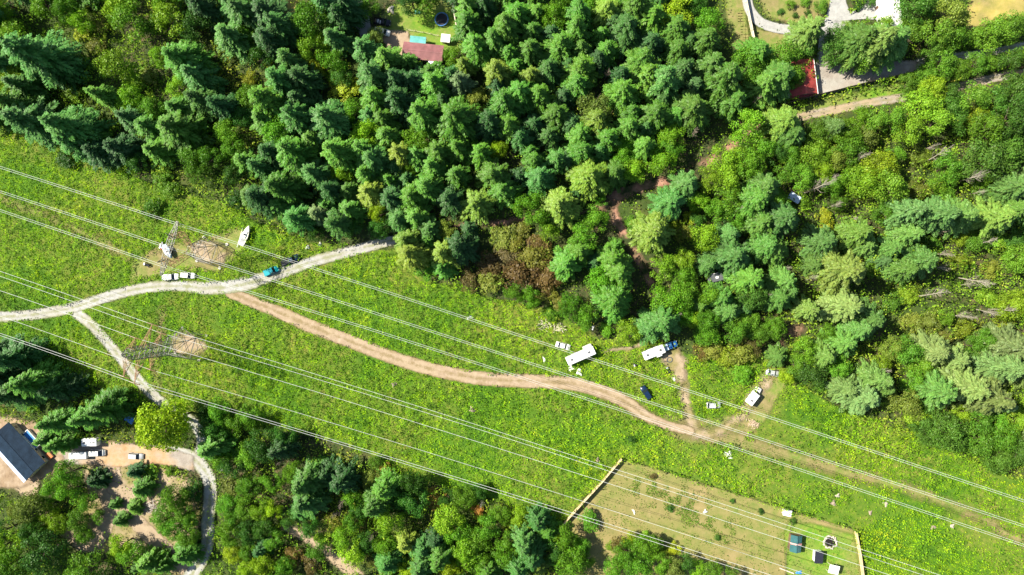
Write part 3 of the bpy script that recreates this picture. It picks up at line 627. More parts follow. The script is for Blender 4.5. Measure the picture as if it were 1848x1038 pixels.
T.append((297, 768, 52, 'bz')); T.append((322, 752, 32, 'bz'))
T = [((a, b, c*.66, 's' + {'m':'m','l':'l','d':'m','y':'l','o':'o'}[d[1]]) if d[0] == 'b' and 130 < a < 362 and 838 < b < 1030 else (a, b, c, d)) for a, b, c, d in T]
tile(924, 520, '''bm 430,150,100;sr 240,60,80;bm 540,210,90;fm 720,60,130;fm 740,160,110;bl 860,290,90;fb 1070,240,125;fb 975,290,95;bm 1130,90,130;bm 1240,60,110;bm 1250,180,80;fm 1350,120,80;bm 1430,50,100;bm 1400,250,90;
fb 1560,160,90;fm 1500,60,90;bm 1620,310,90;bm 1400,330,90;bd 1740,60,110;bm 1780,330,80;sr 1370,460,65;sr 1440,450,75;so 1640,450,110;sr 1720,420,90;sy 1560,500,75;sm 1650,620,80;bm 130,70,80;bm 20,40,80;sm 690,300,60;so 340,120,60;bm 1680,230,90;bl 1310,220,70;fd 1680,140,80;sm 1480,380,60;sm 280,180,60''')
tile(1386, 520, '''fm 60,60,100;fm 150,30,90;fo 280,150,100;fg 540,130,130;fb 720,220,110;fm 640,300,100;fm 530,390,110;bl 270,450,105;fm 390,490,100;fm 70,490,75;bm 40,290,80;bd 300,610,100;bm 520,560,90;by 130,640,60;
fm 760,640,110;fm 820,710,90;fg 660,770,130;fg 560,720,100;by 810,550,75;bm 1000,450,100;bm 1100,560,110;fg 1190,450,130;fg 1340,510,120;fm 1200,740,120;bm 1050,650,100;fg 1420,690,130;fg 1570,770,130;fg 1690,830,90;
bo 980,850,120;by 1060,900,100;bd 1100,960,100;bd 1250,970,110;by 1390,900,75;bm 1530,950,100;bm 1650,990,90;bl 1780,950,100;fg 1760,430,140;fg 1680,570,120;fo 1820,600,110;bm 1570,380,90;sy 1420,290,75;so 1150,250,90;
so 1040,240,80;sr 1280,350,50;by 1750,130,105;bm 1270,200,70;bm 1480,420,70;sy 1620,650,70;bo 900,430,80;sm 900,110,80;sl 1000,60,80;sl 1600,60,80;bm 430,330,70;bd 1010,760,60;bm 210,560,80;sm 380,700,60;sy 1700,250,70''')
tile(0, 778, '''fm 430,90,95;fm 350,50,90;fm 510,60,70;bm 500,300,100;bm 400,390,100;bm 500,430,100;bo 220,540,110;bo 110,580,60;bm 640,510,75;fd 700,350,65;fd 980,290,70;fm 1030,410,70;fm 830,530,45;fm 970,550,45;fm 870,640,60;
bm 710,620,60;bm 560,640,80;bl 440,660,80;bl 350,600,70;bm 600,750,70;bl 60,810,130;bm 110,950,140;bd 320,870,150;bd 450,850,100;bm 640,1000,130;bl 880,820,90;bm 950,880,90;fm 1090,940,90;fm 1180,960,75;fm 1340,880,90;
bm 1250,480,100;bm 1180,610,90;bm 1320,570,90;bm 1240,710,90;bm 1350,740,90;bm 1380,640,70;sd 1390,430,80;fm 1020,970,70;fm 1560,100,110;bm 1600,190,90;bd 1680,250,100;bm 1790,170,100;so 1680,400,100;bm 1790,400,90;
bm 1650,540,90;bm 1770,560,90;bm 1660,740,90;bd 1790,720,90;by 1680,880,70;bm 1800,870,80;by 1790,1000,80;sl 830,900,60;sm 1090,300,50;bd 60,700,100;bm 330,520,60;sm 1230,290,40;bd 230,720,90;bm 300,660,60;bm 1690,640,70''')
tile(462, 778, '''bd 60,100,130;fd 190,130,110;bd 200,40,100;bm 110,370,80;fb 380,370,140;fb 390,500,140;fd 520,300,100;fd 620,350,110;fm 450,240,60;fb 320,570,80;by 130,560,80;bd 250,640,75;bd 380,700,85;bm 130,790,80;sr 560,650,75;
bo 840,350,70;st 920,290,65;fm 940,400,110;fm 880,520,100;bd 1130,380,100;bd 1130,510,120;bl 970,640,120;fo 1080,790,90;bl 650,780,100;bz 690,870,100;so 790,660,80;fb 950,940,90;bm 930,820,90;fb 1200,850,90;fb 1190,970,90;
fm 1330,900,100;st 1310,480,75;bm 1500,480,90;st 1600,580,50;bl 1390,630,100;bm 1450,740,100;bl 1500,880,110;bm 1580,820,100;bm 1670,680,90;bm 1760,600,80;sy 1830,680,55;bm 1810,790,90;bm 1820,900,100;fm 1680,990,90;
by 1400,1000,90;by 1100,1010,80;by 50,960,90;sr 280,900,80;sr 410,960,80;bm 200,970,80;bm 440,860,75;so 820,930,55;bl 40,560,80;bd 50,700,80;bm 270,300,80;bm 700,480,80;bd 750,560,80;fd 40,850,80;bm 700,650,80;sm 470,770,50;bd 1380,480,70;bm 860,230,50;bd 1600,440,70;bd 800,800,80;bm 1620,960,90;fd 1300,780,80''')
tile(924, 778, '''bl 50,610,70;fb 190,640,100;fb 80,810,110;fb 150,900,100;fo 190,960,80;fm 260,720,80;bm 390,770,90;by 340,750,45;bm 500,830,70;bm 530,930,60;bm 420,960,110;bd 300,880,90;fb 40,970,90;sm 550,640,75;sr 760,820,65;
by 850,780,55;bm 830,880,85;bm 960,830,90;bm 910,970,100;bm 1040,800,55;bo 1160,990,90;bm 740,1000,80;bd 1240,950,75;bl 1340,1000,65;bm 1450,1010,65;bm 1590,1030,55;sy 1160,850,55;bm 1080,960,85;sl 1060,880,60;sl 960,760,40;sd 1140,560,26;sd 1590,505,20;sd 1790,580,24;sr 1020,330,26;sd 1480,770,24;sd 860,60,30;sl 720,830,50''')
tile(1386, 778, '''bd 1300,20,130;bm 1500,60,120;bm 1700,40,120;bd 1800,130,110;bd 1650,200,100;bm 1400,80,70;bd 1160,20,90;sd 180,650,24''')

# ------------------------------------------------------------ landmarks for the labels
LM = [('the maroon roofed house',763,92),('the red roofed barn',1455,140),('the long white building',1606,20),('the white sailboat',440,425),
 ('the teal pickup',490,489),('the six-armed pylon',290,630),('the bright blue canopy',235,755),('the big yellow-green drive tree',297,768),('the dark blue roofed house',40,820),
 ('the lone silver drive car',246,823),('the grey brush pile',275,915),('the white motorhome',1049,642),('the trailer with blue truck',1183,636),('the white camper truck',1360,713),
 ('the pale-blue sheet shelter',1434,356),('the red dirt clearing',1437,598),('the round lawn bush',1062,937),('the green roofed shed',1437,982),
 ('the lower gravel road bend',379,880),('the gravel road fork',160,560),('the forked spruce-gap snag',1094,135),('the white maroon-house shed',804,69),
 ('the grey dead fence-end tree',1365,178),('the board fence upper end',1120,827),('the board fence lower end',1012,948),('the upper right road end',1848,90),
 ('the red-brown thicket',940,480),('the shady forest track bend',1110,375),('the shaded gravel road end',715,432),('the bleached snag cluster',1750,495),
 ('the upper left corner',0,0),('the lower left corner',0,1038),('the lower meadow path',590,990),('the top dry clearing',520,10),
 ('the pale fanned snag',1480,335),('the middle right edge',1848,800),('the spiky white snag',1690,535),
 ('the white yard pickup',690,58),('the grey forest camper roof',1295,500),('the upper left edge',0,210),('the bottom centre edge',860,1038),
 ('the orange wood-edge bush',790,895),('the round driveway island',1430,20)]
from collections import defaultdict
pend = defaultdict(list)
def add_tree(i, px, py, rp, code):
    r = random.Random(i*7 + 1)
    k = code[0]
    if k == 'f':
        rad = rp * SC * 1.02 * r.uniform(.94, 1.12); h = rad * (r.uniform(2.7, 4.1) if rp > 20 else r.uniform(2.3, 2.9)); zc = h*.42
        p = P(px, py, zc); rad /= 1 + zc/210
        e = empty('conifer_tree', (p.x, p.y, 0), r.random()*6.28)
        s = rad/.235; sc = Vector((s*r.uniform(.92,1.08), s*r.uniform(.92,1.08), h))
        tm, cm, cat = CTR[i % 3], CON[r.randrange(len(CON))], 'tree'; grp = 'conifers of the woodland'
    elif k == 'b':
        rad = rp * SC * 1.05; h = rad * r.uniform(1.9, 2.5); zc = h*.55
        p = P(px, py, zc); rad /= 1 + zc/210
        e = empty('broadleaf_tree', (p.x, p.y, 0), r.random()*6.28)
        s = rad/.47; sc = Vector((s*r.uniform(.9,1.1), s*r.uniform(.9,1.1), h))
        tm, cm, cat = BTR[i % 3], BRO[r.randrange(len(BRO))], 'tree'; grp = 'broadleaf trees of the woodland'
    else:
        rad = rp * SC * 1.1; h = rad * r.uniform(1.1, 1.5); zc = h*.4
        p = P(px, py, zc)
        e = empty('shrub', (p.x, p.y, -.15*h), r.random()*6.28)
        s = rad/.47; sc = Vector((s*r.uniform(.9,1.1), s*r.uniform(.9,1.1), h))
        tm, cm, cat = BTR[i % 3], SHR[r.randrange(len(SHR))], 'shrub'; grp = 'shrubs and thickets'
    c = TINT[code if not (code == 'sr' and i % 4 == 0) else 'so']; j = r.uniform(.75, 1.22) if k != 's' else r.uniform(.6, 1.2)
    for nm, me in (('trunk', tm), ('crown', cm)):
        o = bpy.data.objects.new(nm, me); COL.objects.link(o); o.parent = e; o.scale = sc
        o.rotation_euler = (r.uniform(-.04,.04), r.uniform(-.04,.04), 0)
        if nm == 'crown':
            ke = min(1, max(0, (px - 1120)/520)) * (.45 if k == 'f' else .3)       # haze put into the crown colour: paler, greyer green towards the east
            tg = (.14,.215,.060) if k == 'f' else (.14,.26,.035)
            c = tuple(c[q]*(1-ke) + tg[q]*ke for q in range(3))
            if k == 'f': c = tuple(v*1.12 for v in c)
            o.color = (c[0]*j*r.uniform(.88,1.15), c[1]*j, c[2]*j*r.uniform(.85,1.2), 1)
    kn = {'f':'conifer','b':'broadleaf tree','s':'shrub'}[k]
    size = 'small ' if rp < (21 if k != 's' else 13) else ('big ' if rp > (33 if k != 's' else 26) else '')
    best = min(LM, key=lambda l: math.hypot(px - l[1], py - l[2])); dx, dy = px - best[1], py - best[2]; d = math.hypot(dx, dy)
    a = math.degrees(math.atan2(dy, dx)) % 360
    dirs = ['right of','lower right of','below','lower left of','left of','upper left of','above','upper right of']
    w = dirs[int((a + 22.5) // 45) % 8]
    pend[(size, WORD[code], kn, w, best[0])].append((d, e))
    tag(e, None, cat, grp)
rq = random.Random(55)
for x in range(840, 1300, 58): T.append((x + rq.uniform(-10,10), -22 + rq.uniform(-8,6), 26, rq.choice(['fm','fd','fm','bm'])))
for x in range(20, 500, 62): T.append((x + rq.uniform(-12,12), -26, 30, rq.choice(['fb','bm','bl','fm'])))
for x in range(430, 1010, 66): T.append((x + rq.uniform(-12,12), 1062, 28, rq.choice(['bd','bm','bl','fm'])))
for y in (20, 75, 140, 200): T.append((-24, y, 32, rq.choice(['fb','fm','bd'])))
for y in (560, 640, 720, 790, 110, 190, 260, 330, 400, 470): T.append((1872, y, 30, rq.choice(['fg','bm','bd','bl'])))
for i, (px, py, rp, code) in enumerate(T): add_tree(i, px, py, rp, code)
ORD = ['nearest','second nearest','third nearest','fourth nearest','fifth nearest','sixth nearest','seventh nearest','eighth nearest','ninth nearest','tenth nearest']
for (size, col, kn, w, lm), L in pend.items():
    L.sort(key=lambda q: q[0])
    for n, (d, e) in enumerate(L):
        e['label'] = (ORD[n] + ' ' if len(L) > 1 else '') + f'{size}{col} {kn} {w} {lm}'

DT = [(1094,133,7,1,'thin forked bare tree standing dark gap between the upper spruces'),(1366,178,9,1,'grey bare tree in shade beside the fence end near the red barn'),
 (1480,338,13,0,'bleached leaning snag with fanned branches above the pale sheet roof'),(1500,322,10,0,'bare snag just above and right of the fanned bleached snag'),
 (1558,285,10,0,'bare pole snag above the large yellow-green crown'),(1512,370,9,0,'bare pale trunk below the fanned bleached snag'),(1545,392,9,0,'short bare pale trunk right of the pale trunk below the fanned snag'),
 (1547,267,6,0,'small grey snag top near the orange-green thicket, upper right'),(1700,283,12,0,'wispy bare snag right of the upper thicket'),(1680,265,8,0,'bare snag at the edge of the upper right dark broadleaf wood'),
 (1765,320,13,0,'bushy bare snag under the upper right dark wood'),(1775,345,8,0,'thin bare snag just below the bushy bare snag'),(1700,420,8,1,'grey snag below the long blue-green firs'),
 (1790,440,13,0,'tall pale fanned snag beside the small yellow tree'),(1710,455,11,0,'pale snag left of and below the small yellow tree'),(1700,480,10,0,'white topped snag left of the lower snag cluster'),
 (1768,500,13,0,'longest white snag lying to the right in the snag cluster'),(1755,515,7,0,'thin bare trunk below the longest white snag'),(1690,536,12,0,'white spiky snag above the orange thicket'),
 (1740,570,11,0,'brown-white snag pair below the spiky snag, left tree'),(1790,560,9,0,'fine white snag right of the brown-white snag'),(1820,560,10,0,'bare tree inside the yellow crown on the right edge'),
 (1790,640,10,0,'bare snag at the left of the large grey fir'),(1785,650,7,0,'leaning thin snag below the grey fir'),(1690,690,8,0,'bare trunk showing between two grey firs'),
 (1590,664,8,0,'pale bare limb in the small yellow-green tree'),(1340,375,8,0,'bare branches above the pale firs, left of the snag field'),(1225,560,8,0,'bare branches above the camper with the blue truck'),
 (1250,970,0,0,''),(1378,530,9,0,'white bare tree at the edge of the camper roof wood'),(616,905,9,1,'dark bare tree in a shaded gap of the lower woods'),(607,932,8,1,'grey bare branches over a rusty shrub in the lower woods'),
 (668,965,8,1,'purple-grey bare tree in the lower wood shadow'),(1252,240,10,1,'tan dead crown beside the pale broadleaf tree'),(1470,505,8,0,'bare trunk beside the pale olive fir'),(1420,485,7,0,'pale branch cluster on the fir left of the olive fir'),
 (510,832,8,1,'grey bare pole in the shadow of the lower left woods'),(870,910,7,0,'bare trunk in the orange bush of the lower wood edge')]
for i, (px, py, rp, mi, lab) in enumerate(DT):
    if not rp: continue
    r = random.Random(900 + i); h = rp*SC*r.uniform(6.2, 8.2); p = P(px, py, h*.65)
    e = empty('dead_tree', (p.x, p.y, 0), r.random()*6.28); tag(e, lab, 'dead tree', 'dead bare trees')
    o = bpy.data.objects.new('branches', DEADM[mi][i % 5]); COL.objects.link(o); o.parent = e
    o.scale = (h*.72, h*.72, h); o.rotation_euler = (r.uniform(-.12,.12), r.uniform(-.12,.12), 0)

# ------------------------------------------------------------ pylons
def yaw(a, b): return math.atan2(-(b[1]-a[1]), b[0]-a[0])
LDIR = (P(1385,749,0) - P(924,601,0)).normalized()       # direction of the lines
LANG = math.atan2(LDIR.y, LDIR.x)
def lattice(m, b0, b1, z0, z1, n, w, taper=1):
    "square tapering lattice body between half-widths b0 and b1"
    for k in range(n):
        za, zb = z0 + (z1-z0)*k/n, z0 + (z1-z0)*(k+1)/n; a, b = b0 + (b1-b0)*k/n, b0 + (b1-b0)*(k+1)/n
        A = [Vector((a*i, a*j, za)) for i, j in ((1,1),(-1,1),(-1,-1),(1,-1))]; B = [Vector((b*i, b*j, zb)) for i, j in ((1,1),(-1,1),(-1,-1),(1,-1))]
        for i in range(4):
            j = (i+1) % 4
            m.bar(A[i], B[i], w); m.bar(A[i], B[j], w*.6); m.bar(A[j], B[i], w*.6); m.bar(B[i], B[j], w*.6)
            if k == 0: m.bar((A[i]+A[j])/2 + Vector((0,0,(zb-za)*.45)), A[i], w*.5)
def arm(m, y0, y1, z, root, hh, w, n=4):
    "tapered lattice arm along y, from the body at y0 to a point at y1"
    for k in range(n):
        t0, t1 = k/n, (k+1)/n; ya, yb = y0+(y1-y0)*t0, y0+(y1-y0)*t1; ra, rb = root*(1-t0), root*(1-t1); ha, hb = hh*(1-t0), hh*(1-t1)
        for s in (-1, 1):
            m.bar((s*ra, ya, z), (s*rb, yb, z), w); m.bar((s*ra*.6, ya, z+ha), (s*rb*.6, yb, z+hb), w*.8)
            m.bar((s*ra, ya, z), (s*rb*.6, yb, z+hb), w*.6); m.bar((s*ra, ya, z), (-s*rb, yb, z), w*.6); m.bar((s*ra*.6, ya, z+ha), (s*ra, ya, z), w*.5)
base2 = P(345, 621)
t2 = empty('transmission_tower', base2, LANG); tag(t2, 'tall lattice pylon with six arms leaning over the branching gravel road', 'pylon', 'power line pylons')
m = MB(); lattice(m, 4.2, 1.7, 0, 15, 3, .17); m.build('tower_legs', M['steel'], t2)
m = MB(); lattice(m, 1.7, 1.3, 15, 31.5, 7, .13); lattice(m, 1.3, .1, 31.5, 35, 2, .12); m.build('tower_body', M['steel'], t2)
def yof(px, py, z, base):      # offset of a photographed point across the line, in the tower's frame
    d = P(px, py, z) - base; return -d.x*math.sin(LANG) + d.y*math.cos(LANG), d.x*math.cos(LANG) + d.y*math.sin(LANG)
ATT = {}
for (nm, px, py, z) in (('B1',273,585,25),('B2',290,601,19),('B3',241,609,31),('B4',270,667,19),('B5',220,679,31),('B6',240,691,25)):
    y, x = yof(px, py, z, base2)
    m = MB(); arm(m, math.copysign(1.15, y), y, z, 1.1, 1.9, .11); m.build('crossarm', M['rust'], t2)
    q = MB()
    for s in (-1, 1):
        q.tube([(0,y,z),(s*1.6,y,z-.15)], .13, 6)
        for k in range(6): q.lathe([(.05,z-.02-k*.02),(.05,z-.02-k*.02)], 6, (s*(.3+.2*k), y))
    q.tube([(-1.6,y,z-.15),(-.6,y,z-1.3),(.6,y,z-1.3),(1.6,y,z-.15)], .05, 4)
    q.build('insulator', M['insul'], t2)
    c, s_ = math.cos(LANG), math.sin(LANG); ATT[nm] = Vector((base2.x - y*s_, base2.y + y*c, z))
for sx in (-1,1):
    for sy in (-1,1): MB().lathe([(.5,-.1),(.5,.35),(.3,.4)], 10, (sx*4, sy*4)).build('footing', M['concrete'], t2)

base1 = P(383, 456)
t1 = empty('transmission_tower', base1, LANG); tag(t1, 'lattice pylon with one wide flat top beam standing by the sailboat', 'pylon', 'power line pylons')
m = MB(); lattice(m, 3.9, 1.1, 0, 13, 3, .15); m.build('tower_legs', M['steel'], t1)
m = MB()
for s in (-1, 1):             # the two arms of the window
    A = [Vector((i*.9, s*.8 + j*.5, 13)) for i, j in ((1,1),(-1,1),(-1,-1),(1,-1))]; B = [Vector((i*.7, s*4.6 + j*.7, 20)) for i, j in ((1,1),(-1,1),(-1,-1),(1,-1))]
    C_ = [Vector((i*.6, s*3.3 + j*.6, 25)) for i, j in ((1,1),(-1,1),(-1,-1),(1,-1))]
    for (U, V, n) in ((A, B, 4), (B, C_, 3)):
        for k in range(n):
            for i in range(4):
                j = (i+1) % 4; t0, t1_ = k/n, (k+1)/n
                a0, a1, b1 = U[i].lerp(V[i], t0), U[i].lerp(V[i], t1_), U[j].lerp(V[j], t1_)
                m.bar(a0, a1, .11); m.bar(a0, b1, .07); m.bar(a1, b1, .07)
m.build('window_frame', M['rust'], t1)
m = MB(); yL = 8.0
for k in range(12):
    ya, yb = -yL + 2*yL*k/12, -yL + 2*yL*(k+1)/12
    f = lambda y: .75*(1 - max(0, abs(y)-3.4)/6.5)
    for s in (-1, 1):
        m.bar((s*f(ya), ya, 24), (s*f(yb), yb, 24), .10); m.bar((s*f(ya), ya, 24+1.5*f(ya)), (s*f(yb), yb, 24+1.5*f(yb)), .09); m.bar((s*f(ya), ya, 24), (s*f(yb), yb, 24+1.5*f(yb)), .09)
    m.bar((f(ya), ya, 24), (-f(yb), yb, 24), .09); m.bar((f(ya), ya, 24+1.5*f(ya)), (-f(yb), yb, 24+1.5*f(yb)), .09)
for s in (-1, 1): m.bar((0, s*3.6, 25), (0, s*4.2, 28), .16); m.bar((.5, s*3.2, 25), (0, s*4.2, 28), .12); m.bar((-.5, s*3.2, 25), (0, s*4.2, 28), .12)
m.build('top_beam', M['steel'], t1)
for (nm, px, py) in (('A1',319,404),('A2',303,446),('A3',291,476)):
    y, x = yof(px, py, 22.5, base1)
    y = {'A1': max(y, 5.5), 'A2': y*.4, 'A3': min(y, -5.5)}[nm]
    q = MB()
    for s in (-.9, .9): q.tube([(0, y+s, 24), (0, y, 22.5)], .1, 6)
    q.build('insulator', M['insul'], t1)
    c, s_ = math.cos(LANG), math.sin(LANG); ATT[nm] = Vector((base1.x - y*s_, base1.y + y*c, 22.5))
for sx in (-1,1):
    for sy in (-1,1): MB().lathe([(.5,-.1),(.5,.35),(.3,.4)], 10, (sx*3.9, sy*3.9)).build('footing', M['concrete'], t1)

# conductors: sagging in the vertical plane, pinned at the tower
LINEPX = {'A1':((0,302),(924,601),(1847,904)),'A2':((0,346),(924,645),(1847,949)),'A3':((0,380),(924,676),(1847,984)),
          'B1':((0,490),(924,787),(1693,1037)),'B2':((0,499),(924,794),(1663,1037)),'B3':((0,525),(924,817),(1603,1037)),
          'B4':((0,571),(924,864),(1458,1037)),'B5':((0,602),(924,892),(1385,1036)),'B6':((0,606),(924,897),(1362,1037))}
LBL = {'A1':'uppermost twin conductor','A2':'middle twin conductor of the upper line','A3':'lowest twin conductor of the upper line','B1':'top single conductor of the lower line','B2':'second single conductor of the lower line',
       'B3':'third single conductor of the lower line','B4':'fourth single conductor of the lower line','B5':'fifth single conductor of the lower line, touching the lowest one','B6':'lowest single conductor of all'}
for nm, (a, b, c) in LINEPX.items():
    A = ATT[nm]; zt = A.z
    zs = (zt-3.0, zt-7.0, zt-4.5)
    pts = [P(*a, zs[0]), A, P(*b, zs[1]), P(*c, zs[2])]
    pts = [pts[0] + (pts[0]-pts[1])*.5 + Vector((0,0,1))] + pts + [pts[3] + (pts[3]-pts[2])*.5 + Vector((0,0,1))]
    # quadratic-ish smooth resample, the kink stays at the tower
    def seg(p, q, sag, n): return [p.lerp(q, k/n) - Vector((0,0,4*sag*(k/n)*(1-k/n))) for k in range(n)]
    left = seg(pts[0], pts[2], 1.0, 14)
    X0, X1 = pts[2], pts[5]; right = []
    for k in range(41):
        t = k/40; p = X0.lerp(X1, t)
        # Lagrange through tower, middle, right for both offsets
        dm = (pts[3]-X0).length/(X1-X0).length; dr = (pts[4]-X0).length/(X1-X0).length
        om = pts[3] - X0.lerp(X1, dm); orr = pts[4] - X0.lerp(X1, dr)
        fm = t*(t-dr)*(t-1)/(dm*(dm-dr)*(dm-1)); fr = t*(t-dm)*(t-1)/(dr*(dr-dm)*(dr-1))
        right.append(p + om*fm + orr*fr)
    path = left + right; twin = nm[0] == 'A'
    for s in ((-1, 1) if twin else (0,)):
        off = Vector((-math.sin(LANG), math.cos(LANG), 0))*.27*s
        o = MB().tube([p + off for p in path], .036 if twin else .043, 5).build('power_cable', M['wire'])
        lab = LBL[nm] + (', upper strand' if s == 1 else ', lower strand' if s == -1 else '') + ', crossing the whole clearing'
        tag(o, lab, 'cable', 'overhead power cables')

# ------------------------------------------------------------ vehicles
def ring(x, w, z0, z1, c=.12, wt=None):
    wt = w if wt is None else wt
    return [(x,-w*.93,z0),(x,w*.93,z0),(x,w,z0+c),(x,wt,z1-c),(x,wt-c*1.2,z1),(x,-wt+c*1.2,z1),(x,-wt,z1-c),(x,-w,z0+c)]
def vehicle(name, px, py, ang, paint, kind, label, L=None, hood=None, extra=None):
    p = P(px, py, .8); e = empty(name, (p.x, p.y, .14), ang); tag(e, label, {'pickup':'truck','suv':'car','sedan':'car','van':'van'}[kind], 'vehicles parked around the clearing')
    L = L or {'pickup':5.7,'suv':4.8,'sedan':4.6,'van':5.4}[kind]; W = {'pickup':.98,'suv':.94,'sedan':.90,'van':1.0}[kind]; h = L/2
    belt = {'pickup':1.15,'suv':1.1,'sedan':.95,'van':1.2}[kind]; top = {'pickup':1.85,'suv':1.8,'sedan':1.45,'van':2.1}[kind]
    if kind == 'pickup': c0, c1 = -.04*L, .27*L
    elif kind == 'suv': c0, c1 = -.46*L, .24*L
    elif kind == 'sedan': c0, c1 = -.33*L, .22*L
    else: c0, c1 = -.48*L, .34*L
    xf = h
    rings = []
    rear = c0 - .02 if kind == 'pickup' else -h
    if kind != 'pickup': rings += [ring(rear, W*.86, .45, belt-.2), ring(rear+.12, W*.96, .35, belt-.04)]
    else: rings += [ring(rear, W, .35, belt)]
    rings += [ring(0 if rear < 0 else .2, W, .32, belt), ring(c1, W, .32, belt), ring(c1+.35, W*.99, .32, belt-.05), ring(xf-.45, W*.95, .34, belt-.14), ring(xf-.12, W*.88, .38, belt-.25), ring(xf, W*.78, .45, belt-.4)]
    MB().loft(rings).build('body', paint, e, True)
    wt = W*.76; fx = c1 - .62*(top-belt)/.7; rx = c0 + (.12 if kind == 'pickup' else .35 if kind != 'sedan' else .6)
    bw = W*.94
    MB().slab([(fx,-wt,top),(fx,wt,top),(rx,wt,top),(rx,-wt,top)][::-1], .07).build('roof', paint, e)
    MB().slab([(c1,-bw,belt),(c1,bw,belt),(fx,wt,top-.03),(fx,-wt,top-.03)], .04).build('windshield', M['glass'], e)
    MB().slab([(c0,bw,belt),(c0,-bw,belt),(rx,-wt,top-.03),(rx,wt,top-.03)], .04).build('rear_window', M['glass'], e)
    for s in (-1, 1):
        q = [(c0,s*bw,belt),(c1,s*bw,belt),(fx,s*wt,top-.03),(rx,s*wt,top-.03)]
        MB().slab(q if s < 0 else q[::-1], .04).build('side_window', M['glass'], e)
        m = MB(); m.bar((c1,s*bw,belt),(fx,s*wt,top),.06); m.bar((c0,s*bw,belt),(rx,s*wt,top),.06); xm = (c0+c1)/2; m.bar((xm,s*bw,belt),(xm,s*wt,top),.06); m.build('pillar', paint, e)
        MB().box(xf-.16,xf-.03,s*W*.62-.15,s*W*.62+.15,belt-.42,belt-.27,.03).build('headlight', M['lamp'], e)
        MB().box(-h-.02,-h+.08,s*W*.7-.12,s*W*.7+.12,belt-.4,belt-.15,.03).build('tail_light', M['tail'], e)
        MB().box(c1-.25,c1-.08,s*(W+.04)-.09,s*(W+.04)+.09,belt,belt+.16,.03).build('mirror', M['rubber'], e)
        for x in (-.31*L, .31*L):
            w = MB(); w.loft([[(x+.36*k_*math.cos(t),y,.36-.14+.36*k_*math.sin(t)) for t in [6.283*j/14 for j in range(14)]] for y, k_ in ((s*W-s*.2,.9),(s*W-s*.18,1),(s*W+s*.02,1),(s*W+s*.03,.9))])
            wh = w.build('wheel', M['rubber'], e)
            MB().loft([[(x+.2*math.cos(t),y,.22+.2*math.sin(t)) for t in [6.283*j/10 for j in range(10)]] for y in (s*W+s*.03, s*W+s*.05)]).build('rim', M['chrome'], wh)
    MB().box(xf-.12,xf+.06,-W*.8,W*.8,.32,.5,.05).build('bumper', M['dkgrey'], e)
    if kind == 'pickup':
        m = MB(); b0 = -h+.04; b1 = c0-.04
        for s in (-1,1): m.box(b0,b1,min(s*W,s*(W-.1)),max(s*W,s*(W-.1)),.4,belt,.03)
        m.box(b0,b0+.08,-W+.1,W-.1,.45,belt-.02,.02); m.box(b1-.08,b1,-W+.1,W-.1,.45,belt,.02); m.build('cargo_bed', paint, e)
        MB().box(b0+.08,b1-.08,-W+.1,W-.1,.42,.6).build('bed_floor', M['bed'], e)
    if extra: extra(e, L, W, belt, top, c0, c1)
    return e
def cargo(mt, hh=.25, nm='bed_cover'):
    def f(e, L, W, belt, top, c0, c1): MB().box(-L/2+.1,c0-.1,-W+.06,W-.06,belt-.05,belt+hh,.06).build(nm, mt, e)
    return f
def junk(e, L, W, belt, top, c0, c1):
    r = random.Random(5)
    for k in range(5):
        x = -L/2+.4+k*.38; m = MB(); m.box(x,x+.35,-.6+r.uniform(-.1,.3),.2+r.uniform(0,.4),.6,belt+r.uniform(0,.3),.05); m.build('bed_load', r.choice([M['dkgrey'],M['white'],M['brown']]), e)
vehicle('pickup_truck',308,500,R(4),M['white'],'pickup','white pickup parked on grass beside the road, left of the silver-white car','' and 0 or 5.4, extra=cargo(M['white'],.02))
vehicle('parked_car',339,497,R(-4),M['white'],'suv','white car with dark windows parked right of the white pickup below the pylon',4.7)
vehicle('pickup_truck',490,489,R(22),M['teal'],'pickup','bright teal pickup parked along the edge of the gravel road',5.0, extra=cargo(M['teal'],.02))
vehicle('pickup_truck',524,469,R(22),M['navy'],'pickup','long dark navy pickup parked nose up-road beyond the teal one',6.0, extra=cargo(M['black'],.1))
vehicle('parked_car',1016,624,R(-14),M['white'],'sedan','white sedan in the brush left above the motorhome',4.5)
vehicle('parked_van',1166,709,R(-57+180),M['navy'],'suv','dark blue car alone in the green brush between dirt road and camp track',4.6)
vehicle('parked_car',1288,731,R(2),M['silver'],'suv','silver car with open dark windows parked beside the small camp loop track',4.2)
vehicle('parked_car',1394,673,R(-12),M['silver'],'sedan','silver car half hidden under the trees at the end of the spur track',4.0)
def camper(e, L, W, belt, top, c0, c1):
    MB().box(-L/2-.2,c0+1.1,-W-.12,W+.12,belt,top+.75,.14).build('camper_shell', M['whitetop'], e)
    MB().box(-L/2+.8,-L/2+1.3,-.3,.3,top+.75,top+.9,.04).build('roof_vent', M['dkgrey'], e)
    m = MB(); m.tube([(-L/2,W*.5,top+.82),(c0+1,-W*.3,top+.82)], .06, 5); m.build('roof_pole', M['brown'], e)
vehicle('camper_truck',1360,713,R(53),M['white'],'pickup','white truck carrying a camper on bare ground at the right end of camp',5.7, extra=camper)
vehicle('pickup_truck',690,58,R(-14),M['white'],'pickup','white pickup parked on gravel left of the maroon roofed house',5.0, extra=cargo(M['white'],.3))
vehicle('pickup_truck',690,40,R(-10),M['black'],'pickup','dark pickup full of junk in the shade above the white pickup',5.2, extra=junk)
vehicle('parked_van',177,817,R(2),M['white'],'van','white van on the dirt drive coupled to a flat white cargo trailer',5.0)
vehicle('parked_car',246,823,R(-3),M['silver'],'suv','silver car parked alone on the dirt drive near the big yellow-green tree',4.8)

